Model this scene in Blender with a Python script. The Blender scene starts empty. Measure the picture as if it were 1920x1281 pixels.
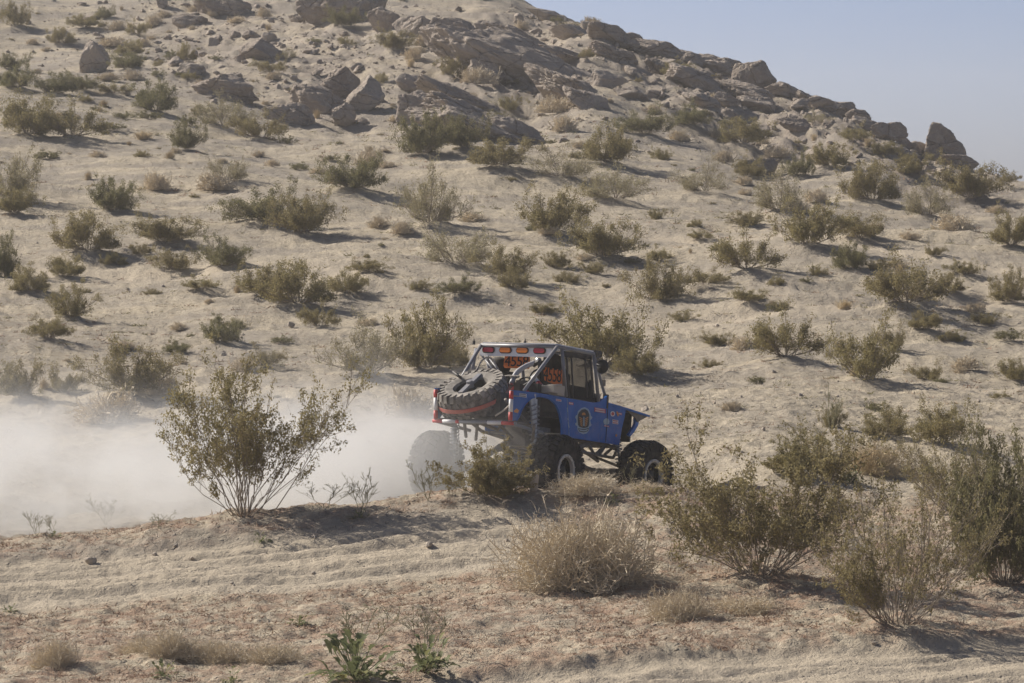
import bpy, bmesh, math, random
import numpy as np
from mathutils import Vector, Matrix

R = math.radians
scene = bpy.context.scene
col = scene.collection

# ------------------------------------------------------------------ camera
F = 8000.0                      # focal length in photograph pixels (1920 wide)
CX, CY, HORIZON = 960.0, 640.5, 360.0
CAM_Z = 4.5
PITCH = math.atan((CY - HORIZON) / F)
cam_data = bpy.data.cameras.new("camera")
cam_data.sensor_width = 36.0
cam_data.lens = 36.0 * F / 1920.0
cam_data.clip_start = 0.5
cam_data.clip_end = 20000.0
cam_data.dof.use_dof = True
cam_data.dof.focus_distance = 59.5
cam_data.dof.aperture_fstop = 10.0
cam = bpy.data.objects.new("camera", cam_data)
cam.location = (0, 0, CAM_Z)
cam.rotation_euler = (math.pi / 2 - PITCH, 0, 0)
col.objects.link(cam)
scene.camera = cam

# ------------------------------------------------------------------ sky, sun, exposure
SUN_AZ = R(-60)                 # compass style from +Y towards +X
SUN_EL = R(34)
world = bpy.data.worlds.new("World")
scene.world = world
world.use_nodes = True
wn, wl = world.node_tree.nodes, world.node_tree.links
wn.clear()
sky = wn.new("ShaderNodeTexSky")
sky.sky_type = 'NISHITA'
sky.sun_disc = False
sky.sun_elevation = SUN_EL
sky.sun_rotation = SUN_AZ
sky.altitude = 900
sky.air_density = 0.29
sky.dust_density = 2.7
sky.ozone_density = 2.6
bg = wn.new("ShaderNodeBackground")
bg.inputs['Strength'].default_value = 0.09
wo = wn.new("ShaderNodeOutputWorld")
wl.new(sky.outputs[0], bg.inputs[0])
wl.new(bg.outputs[0], wo.inputs[0])

sd = bpy.data.lights.new("sun", 'SUN')
sd.energy = 4.0
sd.angle = R(0.55)
sd.color = (1.0, 0.93, 0.825)
sun = bpy.data.objects.new("sun", sd)
to_sun = Vector((math.sin(SUN_AZ) * math.cos(SUN_EL), math.cos(SUN_AZ) * math.cos(SUN_EL), math.sin(SUN_EL)))
sun.rotation_euler = to_sun.to_track_quat('Z', 'Y').to_euler()
sun.location = to_sun * 100
col.objects.link(sun)

scene.view_settings.view_transform = 'Standard'
scene.view_settings.look = 'None'
scene.view_settings.gamma = 1.0
scene.view_settings.use_curve_mapping = False
scene.view_settings.exposure = 0.58
scene.render.engine = 'CYCLES'
scene.cycles.use_denoising = True
scene.cycles.max_bounces = 8
scene.cycles.transparent_max_bounces = 16
scene.cycles.volume_bounces = 3
scene.cycles.volume_step_rate = 1.0
scene.cycles.volume_max_steps = 128
scene.cycles.use_adaptive_sampling = True
scene.cycles.adaptive_threshold = 0.02

# ------------------------------------------------------------------ helpers
fwd = np.array([0, math.cos(PITCH), -math.sin(PITCH)])
upv = np.array([0, math.sin(PITCH), math.cos(PITCH)])

def ray(px, py):
    return fwd + np.array([(px - CX) / F, 0, 0]) + upv * ((CY - py) / F)

def to_px(p):
    d = np.asarray(p, float) - np.array([0, 0, CAM_Z])
    w = d @ fwd
    return CX + F * d[0] / w, CY - F * (d @ upv) / w

def _h(i, j, k, s):
    with np.errstate(over='ignore'):
        n = (i.astype(np.uint32) * np.uint32(374761393) + j.astype(np.uint32) * np.uint32(668265263)
             + k.astype(np.uint32) * np.uint32(2147483647) + np.uint32((s * 1274126177) & 0xffffffff))
        n = (n ^ (n >> np.uint32(13))) * np.uint32(1274126177)
        n = n ^ (n >> np.uint32(16))
        n = (n ^ (n >> np.uint32(11))) * np.uint32(2654435761)
        n = n ^ (n >> np.uint32(15))
    return n.astype(np.float64) / 4294967295.0

def noise2(x, y, s=0):
    xi, yi = np.floor(x), np.floor(y)
    fx, fy = x - xi, y - yi
    fx = fx * fx * fx * (fx * (fx * 6 - 15) + 10); fy = fy * fy * fy * (fy * (fy * 6 - 15) + 10)
    i, j = xi.astype(np.int64), yi.astype(np.int64)
    k = np.zeros_like(i)
    a = _h(i, j, k, s); b = _h(i + 1, j, k, s); c = _h(i, j + 1, k, s); d = _h(i + 1, j + 1, k, s)
    return (a + (b - a) * fx + (c - a) * fy + (a - b - c + d) * fx * fy) * 2 - 1

def noise3(x, y, z, s=0):
    xi, yi, zi = np.floor(x), np.floor(y), np.floor(z)
    f = [x - xi, y - yi, z - zi]
    f = [t * t * (3 - 2 * t) for t in f]
    i, j, k = xi.astype(np.int64), yi.astype(np.int64), zi.astype(np.int64)
    r = 0
    for di in (0, 1):
        for dj in (0, 1):
            for dk in (0, 1):
                w = (f[0] if di else 1 - f[0]) * (f[1] if dj else 1 - f[1]) * (f[2] if dk else 1 - f[2])
                r = r + w * _h(i + di, j + dj, k + dk, s)
    return r * 2 - 1

def fbm2(x, y, octv=4, s=0, gain=0.5):
    a, r, f = 1.0, 0, 1.0
    for o in range(octv):
        r = r + a * noise2(x * f + 17.3 * o, y * f - 9.1 * o, s + o)
        a *= gain; f *= 2.03
    return r

def sstep(a, b, x):
    t = np.clip((x - a) / (b - a), 0, 1)
    return t * t * (3 - 2 * t)

def make_mesh(name, V, faces, mats=(), smooth=False, attrs=None, mat_idx=None):
    """V (n,3) array; faces (m,3) or (m,4) array or list of lists."""
    me = bpy.data.meshes.new(name)
    V = np.asarray(V, np.float32)
    if isinstance(faces, np.ndarray):
        m, k = faces.shape
        me.vertices.add(len(V)); me.vertices.foreach_set('co', V.ravel())
        me.loops.add(m * k); me.loops.foreach_set('vertex_index', faces.astype(np.int32).ravel())
        me.polygons.add(m)
        me.polygons.foreach_set('loop_start', np.arange(0, m * k, k, dtype=np.int32))
        me.polygons.foreach_set('loop_total', np.full(m, k, np.int32))
    else:
        me.from_pydata([tuple(v) for v in V], [], [tuple(int(i) for i in f) for f in faces])
    if mat_idx is not None:
        me.polygons.foreach_set('material_index', np.asarray(mat_idx, np.int32))
    me.update(calc_edges=True)
    me.polygons.foreach_set('use_smooth', np.full(len(me.polygons), bool(smooth)))
    for mt in mats:
        me.materials.append(mt)
    for an, av in (attrs or {}).items():
        a = me.attributes.new(an, 'FLOAT', 'POINT')
        a.data.foreach_set('value', np.asarray(av, np.float32))
    return me

def link(name, data, parent=None, loc=None, rot=None, scale=None):
    o = bpy.data.objects.new(name, data)
    col.objects.link(o)
    if parent is not None: o.parent = parent
    if loc is not None: o.location = tuple(float(v) for v in loc)
    if rot is not None: o.rotation_euler = rot
    if scale is not None: o.scale = scale
    return o

def tag(o, label=None, cat=None, group=None, kind=None):
    if label: o['label'] = label
    if cat: o['category'] = cat
    if group: o['group'] = group
    if kind: o['kind'] = kind
    return o

# ------------------------------------------------------------------ node material helper
class NT:
    def __init__(self, name):
        self.m = bpy.data.materials.new(name); self.m.use_nodes = True
        self.t = self.m.node_tree; self.t.nodes.clear()
        self.out = self.n('ShaderNodeOutputMaterial')
    def n(self, typ, **kw):
        nd = self.t.nodes.new(typ)
        for k, v in kw.items(): setattr(nd, k, v)
        return nd
    def l(self, a, b): self.t.links.new(a, b)
    def val(self, sock, v):
        if isinstance(v, bpy.types.NodeSocket): self.l(v, sock)
        else: sock.default_value = v
    def noise(self, vec, scale, detail=4, rough=0.55, dist=0.0):
        nd = self.n('ShaderNodeTexNoise')
        nd.inputs['Scale'].default_value = scale; nd.inputs['Detail'].default_value = detail
        nd.inputs['Roughness'].default_value = rough; nd.inputs['Distortion'].default_value = dist
        if vec is not None: self.l(vec, nd.inputs['Vector'])
        return nd.outputs['Fac']
    def ramp(self, fac, a, b, lo=0.0, hi=1.0):
        nd = self.n('ShaderNodeMapRange'); nd.interpolation_type = 'SMOOTHSTEP'
        self.val(nd.inputs[0], fac)
        nd.inputs[1].default_value = a; nd.inputs[2].default_value = b
        nd.inputs[3].default_value = lo; nd.inputs[4].default_value = hi
        return nd.outputs[0]
    def mix(self, fac, a, b):
        nd = self.n('ShaderNodeMix'); nd.data_type = 'RGBA'
        self.val(nd.inputs[0], fac)
        for s, v in ((nd.inputs[6], a), (nd.inputs[7], b)):
            if isinstance(v, tuple): s.default_value = (*v, 1) if len(v) == 3 else v
            else: self.l(v, s)
        return nd.outputs[2]
    def math(self, op, a, b=0.0):
        nd = self.n('ShaderNodeMath'); nd.operation = op
        self.val(nd.inputs[0], a); self.val(nd.inputs[1], b)
        return nd.outputs[0]
    def bump(self, h, strength=0.5, dist=0.02, normal=None):
        nd = self.n('ShaderNodeBump'); nd.inputs['Strength'].default_value = strength
        nd.inputs['Distance'].default_value = dist
        self.l(h, nd.inputs['Height'])
        if normal is not None: self.l(normal, nd.inputs['Normal'])
        return nd.outputs[0]
    def attr(self, name):
        nd = self.n('ShaderNodeAttribute'); nd.attribute_name = name
        return nd.outputs['Fac']
    def pos(self): return self.n('ShaderNodeNewGeometry').outputs['Position']
    def obj(self): return self.n('ShaderNodeTexCoord').outputs['Object']
    def rnd(self): return self.n('ShaderNodeObjectInfo').outputs['Random']
    def principled(self, color, rough=0.9, metal=0.0, normal=None, spec=0.3):
        p = self.n('ShaderNodeBsdfPrincipled')
        if isinstance(color, tuple): p.inputs['Base Color'].default_value = (*color, 1)
        else: self.l(color, p.inputs['Base Color'])
        self.val(p.inputs['Roughness'], rough); p.inputs['Metallic'].default_value = metal
        p.inputs['Specular IOR Level'].default_value = spec
        if normal is not None: self.l(normal, p.inputs['Normal'])
        return p
    def done(self, sh):
        self.l(sh, self.out.inputs['Surface']); return self.m

# ------------------------------------------------------------------ materials
def mat_ground():
    t = NT('sand_ground'); P = t.pos()
    n1 = t.noise(P, 0.22, 4); n2 = t.noise(P, 1.7, 5, 0.6); n3 = t.noise(P, 9.0, 5, 0.65); n4 = t.noise(P, 42.0, 3, 0.7)
    c = t.mix(t.ramp(n1, 0.35, 0.65), (0.515, 0.440, 0.322), (0.425, 0.366, 0.280))
    c = t.mix(t.ramp(n2, 0.42, 0.66, 0, 0.75), c, (0.560, 0.485, 0.365))
    mpg = t.n('ShaderNodeMapping'); mpg.inputs['Scale'].default_value = (0.45, 1.0, 1.0); t.l(P, mpg.inputs[0])
    grav = t.math('MULTIPLY', t.ramp(t.noise(mpg.outputs[0], 0.55, 6, 0.65), 0.42, 0.58), t.attr('gravel'))
    c = t.mix(t.math('MULTIPLY', grav, 0.72), c, (0.335, 0.295, 0.245))
    lit = t.math('MULTIPLY', t.ramp(t.noise(P, 2.6, 6, 0.7), 0.40, 0.62), t.attr('litter'))
    c = t.mix(t.math('MULTIPLY', lit, 0.8), c, (0.335, 0.215, 0.150))
    c = t.mix(t.ramp(n3, 0.48, 0.64, 0, 0.62), c, (0.29, 0.24, 0.18))
    c = t.mix(t.ramp(n4, 0.54, 0.70, 0, 0.6), c, (0.21, 0.18, 0.15))
    c = t.mix(t.ramp(n4, 0.36, 0.22, 0, 0.4), c, (0.62, 0.53, 0.42))
    c = t.mix(t.math('MULTIPLY', t.attr('track'), 0.85), c, t.mix(n2, (0.56, 0.475, 0.36), (0.47, 0.405, 0.315)))
    c = t.mix(t.math('MULTIPLY', t.attr('rut'), t.ramp(n3, 0.3, 0.6, 0.35, 0.95)), c, (0.32, 0.28, 0.232))  # grey rut soil; the same tone paints shade onto the bank's near face
    c = t.mix(t.math('MULTIPLY', t.attr('rocky'), t.ramp(t.noise(P, 0.9, 6, 0.65), 0.36, 0.60, 0.15, 0.95)), c, t.mix(t.ramp(n2, 0.4, 0.6), (0.36, 0.305, 0.255), (0.25, 0.21, 0.178)))
    vo = t.n('ShaderNodeTexVoronoi'); vo.inputs['Scale'].default_value = 11.0; t.l(P, vo.inputs['Vector'])
    vs = t.n('ShaderNodeTexVoronoi'); vs.inputs['Scale'].default_value = 27.0; t.l(P, vs.inputs['Vector'])
    peb = t.math('MULTIPLY', t.ramp(vo.outputs['Distance'], 0.34, 0.12), t.ramp(t.noise(P, 1.1, 4), 0.42, 0.60))
    peb2 = t.math('MULTIPLY', t.ramp(vs.outputs['Distance'], 0.36, 0.14), t.ramp(t.noise(P, 1.9, 4), 0.45, 0.6))
    hs = t.n('ShaderNodeSeparateColor'); t.l(vo.outputs['Color'], hs.inputs[0])
    hs2 = t.n('ShaderNodeSeparateColor'); t.l(vs.outputs['Color'], hs2.inputs[0])
    offt = t.math('SUBTRACT', 1.0, t.math('MULTIPLY', t.attr('track'), 0.8))
    p1 = t.math('MULTIPLY', t.math('MULTIPLY', peb, t.ramp(hs.outputs[0], 0.55, 0.65)), offt)
    p2 = t.math('MULTIPLY', t.math('MULTIPLY', peb2, t.ramp(hs2.outputs[0], 0.40, 0.5)), offt)
    c = t.mix(t.math('MULTIPLY', p1, 0.75), c, t.mix(hs.outputs[1], (0.22, 0.19, 0.165), (0.52, 0.46, 0.39)))
    c = t.mix(t.math('MULTIPLY', p2, 0.7), c, t.mix(hs2.outputs[1], (0.19, 0.165, 0.14), (0.50, 0.44, 0.37)))
    b = t.bump(n3, 0.8, 0.08); b = t.bump(n4, 0.7, 0.03, b); b = t.bump(t.math('ADD', p1, t.math('MULTIPLY', p2, 0.5)), 0.9, 0.05, b)
    return t.done(t.principled(c, 0.95, normal=b, spec=0.15).outputs[0])

def mat_rock():
    t = NT('granite_rock'); P = t.pos()
    n1 = t.noise(P, 0.8, 5, 0.6, 0.4); n2 = t.noise(P, 4.5, 6, 0.65); n3 = t.noise(P, 22.0, 4, 0.7)
    c = t.mix(t.ramp(n1, 0.36, 0.64), (0.37, 0.308, 0.250), (0.26, 0.213, 0.176))
    c = t.mix(t.ramp(n2, 0.50, 0.70, 0, 0.7), c, (0.50, 0.44, 0.37))
    c = t.mix(t.ramp(n2, 0.40, 0.28, 0, 0.7), c, (0.20, 0.165, 0.14))
    c = t.mix(t.ramp(n3, 0.58, 0.75, 0, 0.5), c, (0.16, 0.14, 0.125))
    c = t.mix(t.ramp(t.rnd(), 0, 1, 0, 0.35), c, (0.48, 0.42, 0.355))
    vn = t.n('ShaderNodeTexVoronoi', feature='DISTANCE_TO_EDGE'); vn.inputs['Scale'].default_value = 0.9
    mp = t.n('ShaderNodeMapping'); mp.inputs['Rotation'].default_value = (0.2, 0.45, 0.3); mp.inputs['Scale'].default_value = (0.7, 0.9, 1.9)
    t.l(P, mp.inputs[0])
    dn = t.n('ShaderNodeMix'); dn.data_type = 'VECTOR'; dn.inputs[0].default_value = 0.18
    nc = t.n('ShaderNodeTexNoise'); nc.inputs['Scale'].default_value = 1.5; t.l(P, nc.inputs['Vector'])
    t.l(mp.outputs[0], dn.inputs[4]); t.l(nc.outputs['Color'], dn.inputs[5])
    t.l(dn.outputs[1], vn.inputs['Vector'])
    crack = t.ramp(vn.outputs[0], 0.0, 0.022, 0.0, 1.0)
    c = t.mix(t.ramp(crack, 0.0, 1.0, 0.45, 1.0), (0.17, 0.14, 0.115), c)
    b = t.bump(crack, 0.7, 0.10); b = t.bump(n2, 0.9, 0.12, b); b = t.bump(n3, 0.7, 0.03, b)
    return t.done(t.principled(c, 0.92, normal=b, spec=0.2).outputs[0])

def mat_leaf(name, a, b_, dead, trans=0.3):
    t = NT(name)
    k = t.attr('tint')
    c = t.mix(k, a, b_)
    c = t.mix(t.ramp(k, 0.82, 0.95, 0, 0.8), c, dead)
    c = t.mix(t.ramp(t.rnd(), 0, 1, 0, 0.4), c, tuple(0.5 * (x + y) * 0.75 for x, y in zip(a, dead)))
    p = t.principled(c, 0.7, spec=0.25)
    tr = t.n('ShaderNodeBsdfTranslucent'); t.l(c, tr.inputs[0])
    mx = t.n('ShaderNodeMixShader'); mx.inputs[0].default_value = trans
    t.l(p.outputs[0], mx.inputs[1]); t.l(tr.outputs[0], mx.inputs[2])
    return t.done(mx.outputs[0])

def mat_simple(name, color, rough=0.6, metal=0.0, dust=0.0, dust_col=(0.36, 0.30, 0.235), nscale=6.0, spec=0.4, var=0.0):
    t = NT(name); P = t.obj()
    c = color
    if var:
        c = t.mix(t.ramp(t.noise(P, nscale * 2.5, 5, 0.65), 0.35, 0.65), color, tuple(x * (1 - var) for x in color))
    if dust:
        up = t.n('ShaderNodeSeparateXYZ'); t.l(t.n('ShaderNodeNewGeometry').outputs['Normal'], up.inputs[0])
        lay = t.math('ADD', t.ramp(up.outputs[2], -0.2, 1.0, 0.0, 0.35), t.ramp(t.noise(P, nscale, 6, 0.65), 0.38, 0.72, 0.15, 1.0))
        c = t.mix(t.math('MULTIPLY', lay, dust), c, dust_col)
    return t.done(t.principled(c, rough, metal, spec=spec).outputs[0])

def mat_twig(name, a, b_):
    t = NT(name)
    c = t.mix(t.attr('tint'), a, b_)
    c = t.mix(t.ramp(t.rnd(), 0, 1, 0, 0.3), c, tuple(x * 0.72 for x in b_))
    return t.done(t.principled(c, 0.85, spec=0.15).outputs[0])

M = {}
M['ground'] = mat_ground()
M['rock'] = mat_rock()
M['creosote'] = mat_leaf('creosote_leaf', (0.228, 0.196, 0.082), (0.330, 0.280, 0.135), (0.42, 0.33, 0.19), 0.4)
M['dark_leaf'] = mat_leaf('dark_leaf', (0.172, 0.163, 0.075), (0.25, 0.230, 0.110), (0.36, 0.30, 0.17), 0.4)
M['grey_leaf'] = mat_leaf('grey_leaf', (0.285, 0.255, 0.145), (0.375, 0.330, 0.20), (0.43, 0.36, 0.24), 0.4)
M['green_leaf'] = mat_leaf('green_leaf', (0.135, 0.155, 0.070), (0.20, 0.215, 0.105), (0.36, 0.34, 0.14), 0.35)
M['weed'] = mat_leaf('weed_stalk', (0.27, 0.27, 0.15), (0.40, 0.36, 0.23), (0.45, 0.38, 0.25), 0.3)
M['straw'] = mat_twig('straw_twig', (0.76, 0.665, 0.50), (0.56, 0.475, 0.35))
M['gold'] = mat_twig('gold_straw', (0.62, 0.50, 0.32), (0.50, 0.41, 0.26))
M['stem'] = mat_twig('bark_stem', (0.17, 0.135, 0.105), (0.33, 0.28, 0.225))
M['stone'] = mat_simple('pale_stone', (0.50, 0.43, 0.35), 0.9, var=0.35, nscale=3.0)
M['litter'] = mat_twig('dry_litter', (0.47, 0.355, 0.25), (0.30, 0.175, 0.12))
M['dead'] = mat_twig('dead_wood', (0.52, 0.46, 0.39), (0.33, 0.28, 0.23))
# ------------------------------------------------------------------ terrain profile (image row of the ground at a distance, per image column)
KD = [44, 49, 51, 54, 57, 58.5, 60, 62, 64, 66, 70, 80, 90, 100, 115, 130, 150, 175, 200]
ROWS = {
    -700: [1310, 1205, 1165, 1092, 1030, 1020, 1010, 985, 950, 915, 845, 705, 585, 480, 350, 258, 165, 70, -20],
    0:    [1300, 1195, 1155, 1078, 1006, 1000, 1000, 975, 935, 900, 830, 695, 580, 475, 345, 255, 165, 70, -20],
    480:  [1295, 1180, 1135, 1055, 966, 966, 968, 955, 915, 880, 815, 690, 575, 470, 342, 255, 165, 70, -20],
    960:  [1290, 1165, 1115, 1025, 936, 945, 950, 935, 900, 865, 800, 685, 575, 470, 345, 255, 165, 65, -30],
    1250: [1288, 1160, 1105, 1010, 908, 925, 948, 930, 868, 838, 785, 680, 572, 470, 352, 265, 180, 95, 110],
    1450: [1285, 1155, 1100, 1030, 965, 930, 905, 878, 850, 822, 772, 668, 562, 465, 370, 290, 215, 150, 190],
    1700: [1282, 1160, 1115, 1050, 985, 955, 930, 898, 868, 840, 788, 685, 580, 485, 390, 326, 272, 300, 335],
    1920: [1280, 1165, 1125, 1060, 998, 968, 942, 910, 880, 850, 798, 695, 590, 490, 402, 355, 328, 345, 365],
    2500: [1280, 1180, 1145, 1085, 1030, 1000, 975, 945, 915, 890, 840, 745, 660, 580, 500, 460, 440, 440, 440],
}
KU = sorted(ROWS)
_rf = np.concatenate([np.arange(0, 300, 0.1)])
_tab = []
for u in KU:
    D = np.array([0, 12, 34] + KD + [260, 420, 4000], float)
    z = [CAM_Z + (HORIZON - y) * d / F for d, y in zip(KD, ROWS[u])]
    zt = z[-1]
    Z = np.array([2.8, 2.2, -0.75] + z + [zt - 3 if u > 1100 else zt + 2, -3, -8], float)
    fine = np.interp(_rf, D, Z)
    # smooth: narrow near, wide far
    def gs(a, s):
        k = np.exp(-0.5 * (np.arange(-int(3 * s), int(3 * s) + 1) / s) ** 2); k /= k.sum()
        return np.convolve(np.pad(a, len(k) // 2, mode='edge'), k, mode='valid')
    a, b = gs(fine, 5), gs(fine, 35)
    w = sstep(66, 95, _rf)
    _tab.append((a * (1 - w) + b * w, zt, D, Z))
_T = np.array([t[0] for t in _tab])

def base_height(x, y):
    x = np.asarray(x, float); y = np.asarray(y, float)
    r = np.hypot(x, y)
    ang = np.arctan2(x, y)
    u = np.clip(np.tan(np.clip(ang, -1.2, 1.2)) * F + CX, KU[0], KU[-1])
    k = np.clip(np.searchsorted(KU, u) - 1, 0, len(KU) - 2)
    ku = np.array(KU, float)
    t = (u - ku[k]) / (ku[k + 1] - ku[k]); t = t * t * (3 - 2 * t) * 0.6 + t * 0.4
    ri = np.clip(r / 0.1, 0, len(_rf) - 2); i0 = ri.astype(int); f = ri - i0
    z0 = _T[k, i0] * (1 - f) + _T[k, i0 + 1] * f
    z1 = _T[k + 1, i0] * (1 - f) + _T[k + 1, i0 + 1] * f
    z = z0 * (1 - t) + z1 * t
    far = r > 298
    if np.any(far):
        zf = np.interp(r, [298, 420, 1200, 6000], [0, -1, -1, -1])
        end0 = _T[k, -2] * (1 - t) + _T[k + 1, -2] * t
        z = np.where(far, np.interp(r, [298, 450, 900], [0, 1, 1]) * (-6 - end0) + end0, z)
    return z

# vehicle stance (used to seat the wheels)
YAW = R(60)
V0 = np.array([0.0, 60.8]); V0[0] = (1016 - CX) / F * 60.8
HX = np.array([math.cos(YAW), math.sin(YAW)]); HY = np.array([-HX[1], HX[0]])

def rocky_zone(x, y, u, r):
    """0..1 where bedrock and rubble show through the sand (hilltop and ridge)"""
    row = HORIZON - (base_height(x, y) - CAM_Z) / np.maximum(r, 1) * F
    sk = skyline(np.clip(u, 0, 1920))
    a = np.exp(-((row - sk - 30) / 70.0) ** 2) * sstep(930, 1060, u) * sstep(1960, 1820, u)
    b = np.exp(-((u - 950) / 190.0) ** 2 - ((row - 110) / 80.0) ** 2)
    c = 0.9 * np.exp(-((u - 620) / 150.0) ** 2 - ((row - 120) / 90.0) ** 2)
    d = 0.8 * np.exp(-((u - 420) / 150.0) ** 2 - ((row - 80) / 90.0) ** 2)
    e = 0.9 * np.exp(-((u - 860) / 130.0) ** 2 - ((row - 215) / 40.0) ** 2)
    return np.clip(np.maximum.reduce([a, b, c, d, e]), 0, 1) * sstep(105, 125, r) * (y > 0)

def skyline(x): return np.interp(x, [0, 900, 1000, 1100, 1200, 1290, 1430, 1500, 1600, 1700, 1830, 1920], [-300, -60, 5, 32, 68, 100, 155, 175, 210, 268, 308, 328])

def detail_height(x, y):
    """ruts, banks and lumps laid over the broad profile"""
    r = np.hypot(x, y); u = np.clip(x / np.maximum(y, 1e-3) * F + CX, -3000, 5000)
    z = np.zeros_like(r)
    near = sstep(30, 42, r)
    # broad undulation
    z += 0.10 * fbm2(x * 0.16, y * 0.16, 3, 11) * near * sstep(80, 57, r) * 0.6
    z += 0.30 * fbm2(x * 0.11, y * 0.07, 3, 12) * sstep(70, 90, r)
    z += 0.9 * fbm2(x * 0.05, y * 0.035, 3, 13) * sstep(110, 150, r) * sstep(1950, 1500, u)
    # lumps
    z += 0.045 * fbm2(x * 0.8, y * 0.8, 5, 14, 0.55) * near * (1 - 0.55 * sstep(60, 72, r))
    z += 0.11 * fbm2(x * 0.22, y * 0.45, 3, 16) * sstep(66, 80, r)
    z += 0.011 * fbm2(x * 3.1, y * 2.2, 4, 15, 0.65) * sstep(60, 75, r)
    rk = rocky_zone(x, y, u, r)
    rg_ = 1 - np.abs(fbm2(x * 0.55 + 0.3 * y, y * 0.35, 4, 17, 0.55))
    z += rk * (0.42 * (rg_ - 0.75) + 0.10 * fbm2(x * 2.2, y * 1.6, 3, 18, 0.6))
    # foreground road: two rutted lanes running across at r ~ 53.6
    rc = 53.7 + 0.35 * np.sin(x * 0.35 + 0.6) + 0.25 * noise2(x * 0.25, x * 0 + 3, 21)
    v = r - rc
    road = sstep(2.0, 1.5, np.abs(v)) * sstep(1120, 960, u)
    lump = 0.026 * fbm2(x * 4.2, y * 4.2, 4, 31, 0.65) + 0.018 * fbm2(x * 1.9, y * 1.9, 3, 32)
    rut = 0
    for c, wd, dp in ((-1.15, 0.22, 0.085), (-0.55, 0.16, 0.05), (0.45, 0.2, 0.075), (1.05, 0.15, 0.045)):
        cc = c + 0.10 * noise2(x * 0.6, x * 0 + c * 7, 41)
        rut = rut - dp * np.exp(-((v - cc) / wd) ** 2) + 0.6 * dp * np.exp(-((v - cc - wd * 1.5) / (wd * 0.7)) ** 2)
    rut = 0.95 * rut * (0.85 + 0.3 * noise2(x * 1.2, v * 2, 42)) + 0.014 * fbm2(x * 0.7, v * 7, 3, 43) + 0.010 * fbm2(x * 7, v * 8, 3, 46, 0.7) - 0.007 * np.clip(-rut * 12, 0, 1) * np.sin(x * 34 + 10 * np.abs(v * 4 % 1 - 0.5))
    z += near * (lump * (1 - 0.94 * road) + rut * road)
    edge = 1.75 + 0.20 * fbm2(x * 0.7, y * 0.7, 4, 44, 0.6)
    bank = sstep(edge - 0.3, edge + 0.45, v) * sstep(edge + 3.2, edge + 0.8, v) * sstep(1180, 900, u)
    z += 0.11 * bank * (1 + 0.22 * fbm2(x * 1.3, y * 1.3, 4, 45))
    # nearer road, lower right corner
    re = 45.0 + (u - 900) / 1020 * 2.6 + 0.16 * fbm2(x * 0.7, y * 0.7, 4, 51, 0.5)
    w = r - re
    r2 = sstep(0.30, -0.22, w) * sstep(720, 1000, u) * sstep(36, 40, r)
    z += -0.13 * r2 * sstep(-7, -2, w)
    tr = 0
    for c in (-0.75, -1.25, -2.2, -2.7, -3.4):
        tr = tr - 0.045 * np.exp(-((w - c) / 0.15) ** 2) * (0.62 + 0.38 * np.sin(x * 24 + 14 * np.abs((w - c) * 4)))
        tr = tr + 0.02 * np.exp(-((w - c - 0.25) / 0.1) ** 2)
    z += r2 * (tr - lump * 0.9 * near + 0.010 * fbm2(x * 2.5, w * 6, 3, 52))
    # tracks crossing the hillside
    for (ra, slope, wdt, u0, u1) in ((86.5, 0.006, 1.6, 850, 2200), (96, -0.004, 1.3, -300, 700), (107, -0.012, 1.2, 1150, 2100), (71, 0.006, 1.5, 1780, 2600)):
        q = r - (ra + slope * (u - CX)) - 0.6 * np.sin(x * 0.25)
        m = np.exp(-(q / wdt) ** 2) * sstep(u0 - 100, u0 + 100, u) * sstep(u1 + 100, u1 - 100, u)
        z += m * (-0.10 - 0.04 * np.cos(q * 6.0 / wdt))
    # seat the vehicle
    dx, dy = x - V0[0], y - V0[1]
    lx = dx * HX[0] + dy * HX[1]; ly = dx * HY[0] + dy * HY[1]
    return z, (lx, ly), (road, r2, u, r, np.clip(-rut * 9, 0, 1) * road + np.clip(-tr * 30, 0, 1) * r2 + 0.7 * sstep(edge - 0.3, edge + 0.1, v) * sstep(edge + 0.9, edge + 0.4, v) * sstep(1180, 900, u) * sstep(48, 50, r), rk)  # mask: loosened soil of ruts and tracks, plus shade painted on the bank's near face

VEH_Z = lambda lx, ly: 0.035 - 0.081 * lx + 0.0 * ly

MOUNDS = np.zeros((0, 4))
def skyline(x): return np.interp(x, [0, 900, 1000, 1100, 1200, 1290, 1430, 1500, 1600, 1700, 1830, 1920], [-300, -60, 5, 32, 68, 100, 155, 175, 210, 268, 308, 328])
_SKU = np.arange(840, 2000, 20.0); _SKD = np.zeros(len(_SKU))     # ridge height trim, in image rows, per column
def ridge_trim(x, y):
    r = np.hypot(x, y); u = x / np.maximum(y, 1e-3) * F + CX
    return -np.interp(u, _SKU, _SKD, left=0, right=_SKD[-1]) * r / F * sstep(100, 150, r) * (y > 0)

def ground(x, y, mounds=True):
    x = np.atleast_1d(np.asarray(x, float)); y = np.atleast_1d(np.asarray(y, float))
    z = base_height(x, y)
    d, (lx, ly), _ = detail_height(x, y)
    z = z + d + ridge_trim(x, y)
    wv = sstep(2.9, 1.9, np.abs(lx)) * sstep(1.75, 1.25, np.abs(ly)) * sstep(57.6, 58.6, np.hypot(x, y))
    z = z * (1 - wv) + (VEH_Z(lx, ly) + 0.25 * d) * wv
    if mounds and len(MOUNDS):
        zm = np.zeros_like(z)
        for mx, my, rad, amp in MOUNDS:
            s = np.where((np.abs(x - mx) < rad * 3) & (np.abs(y - my) < rad * 3))[0]
            if len(s):
                q = ((x[s] - mx) ** 2 + (y[s] - my) ** 2) / rad ** 2
                zm[s] = np.maximum(zm[s], amp * np.exp(-q))
        z = z + zm
    return z

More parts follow.
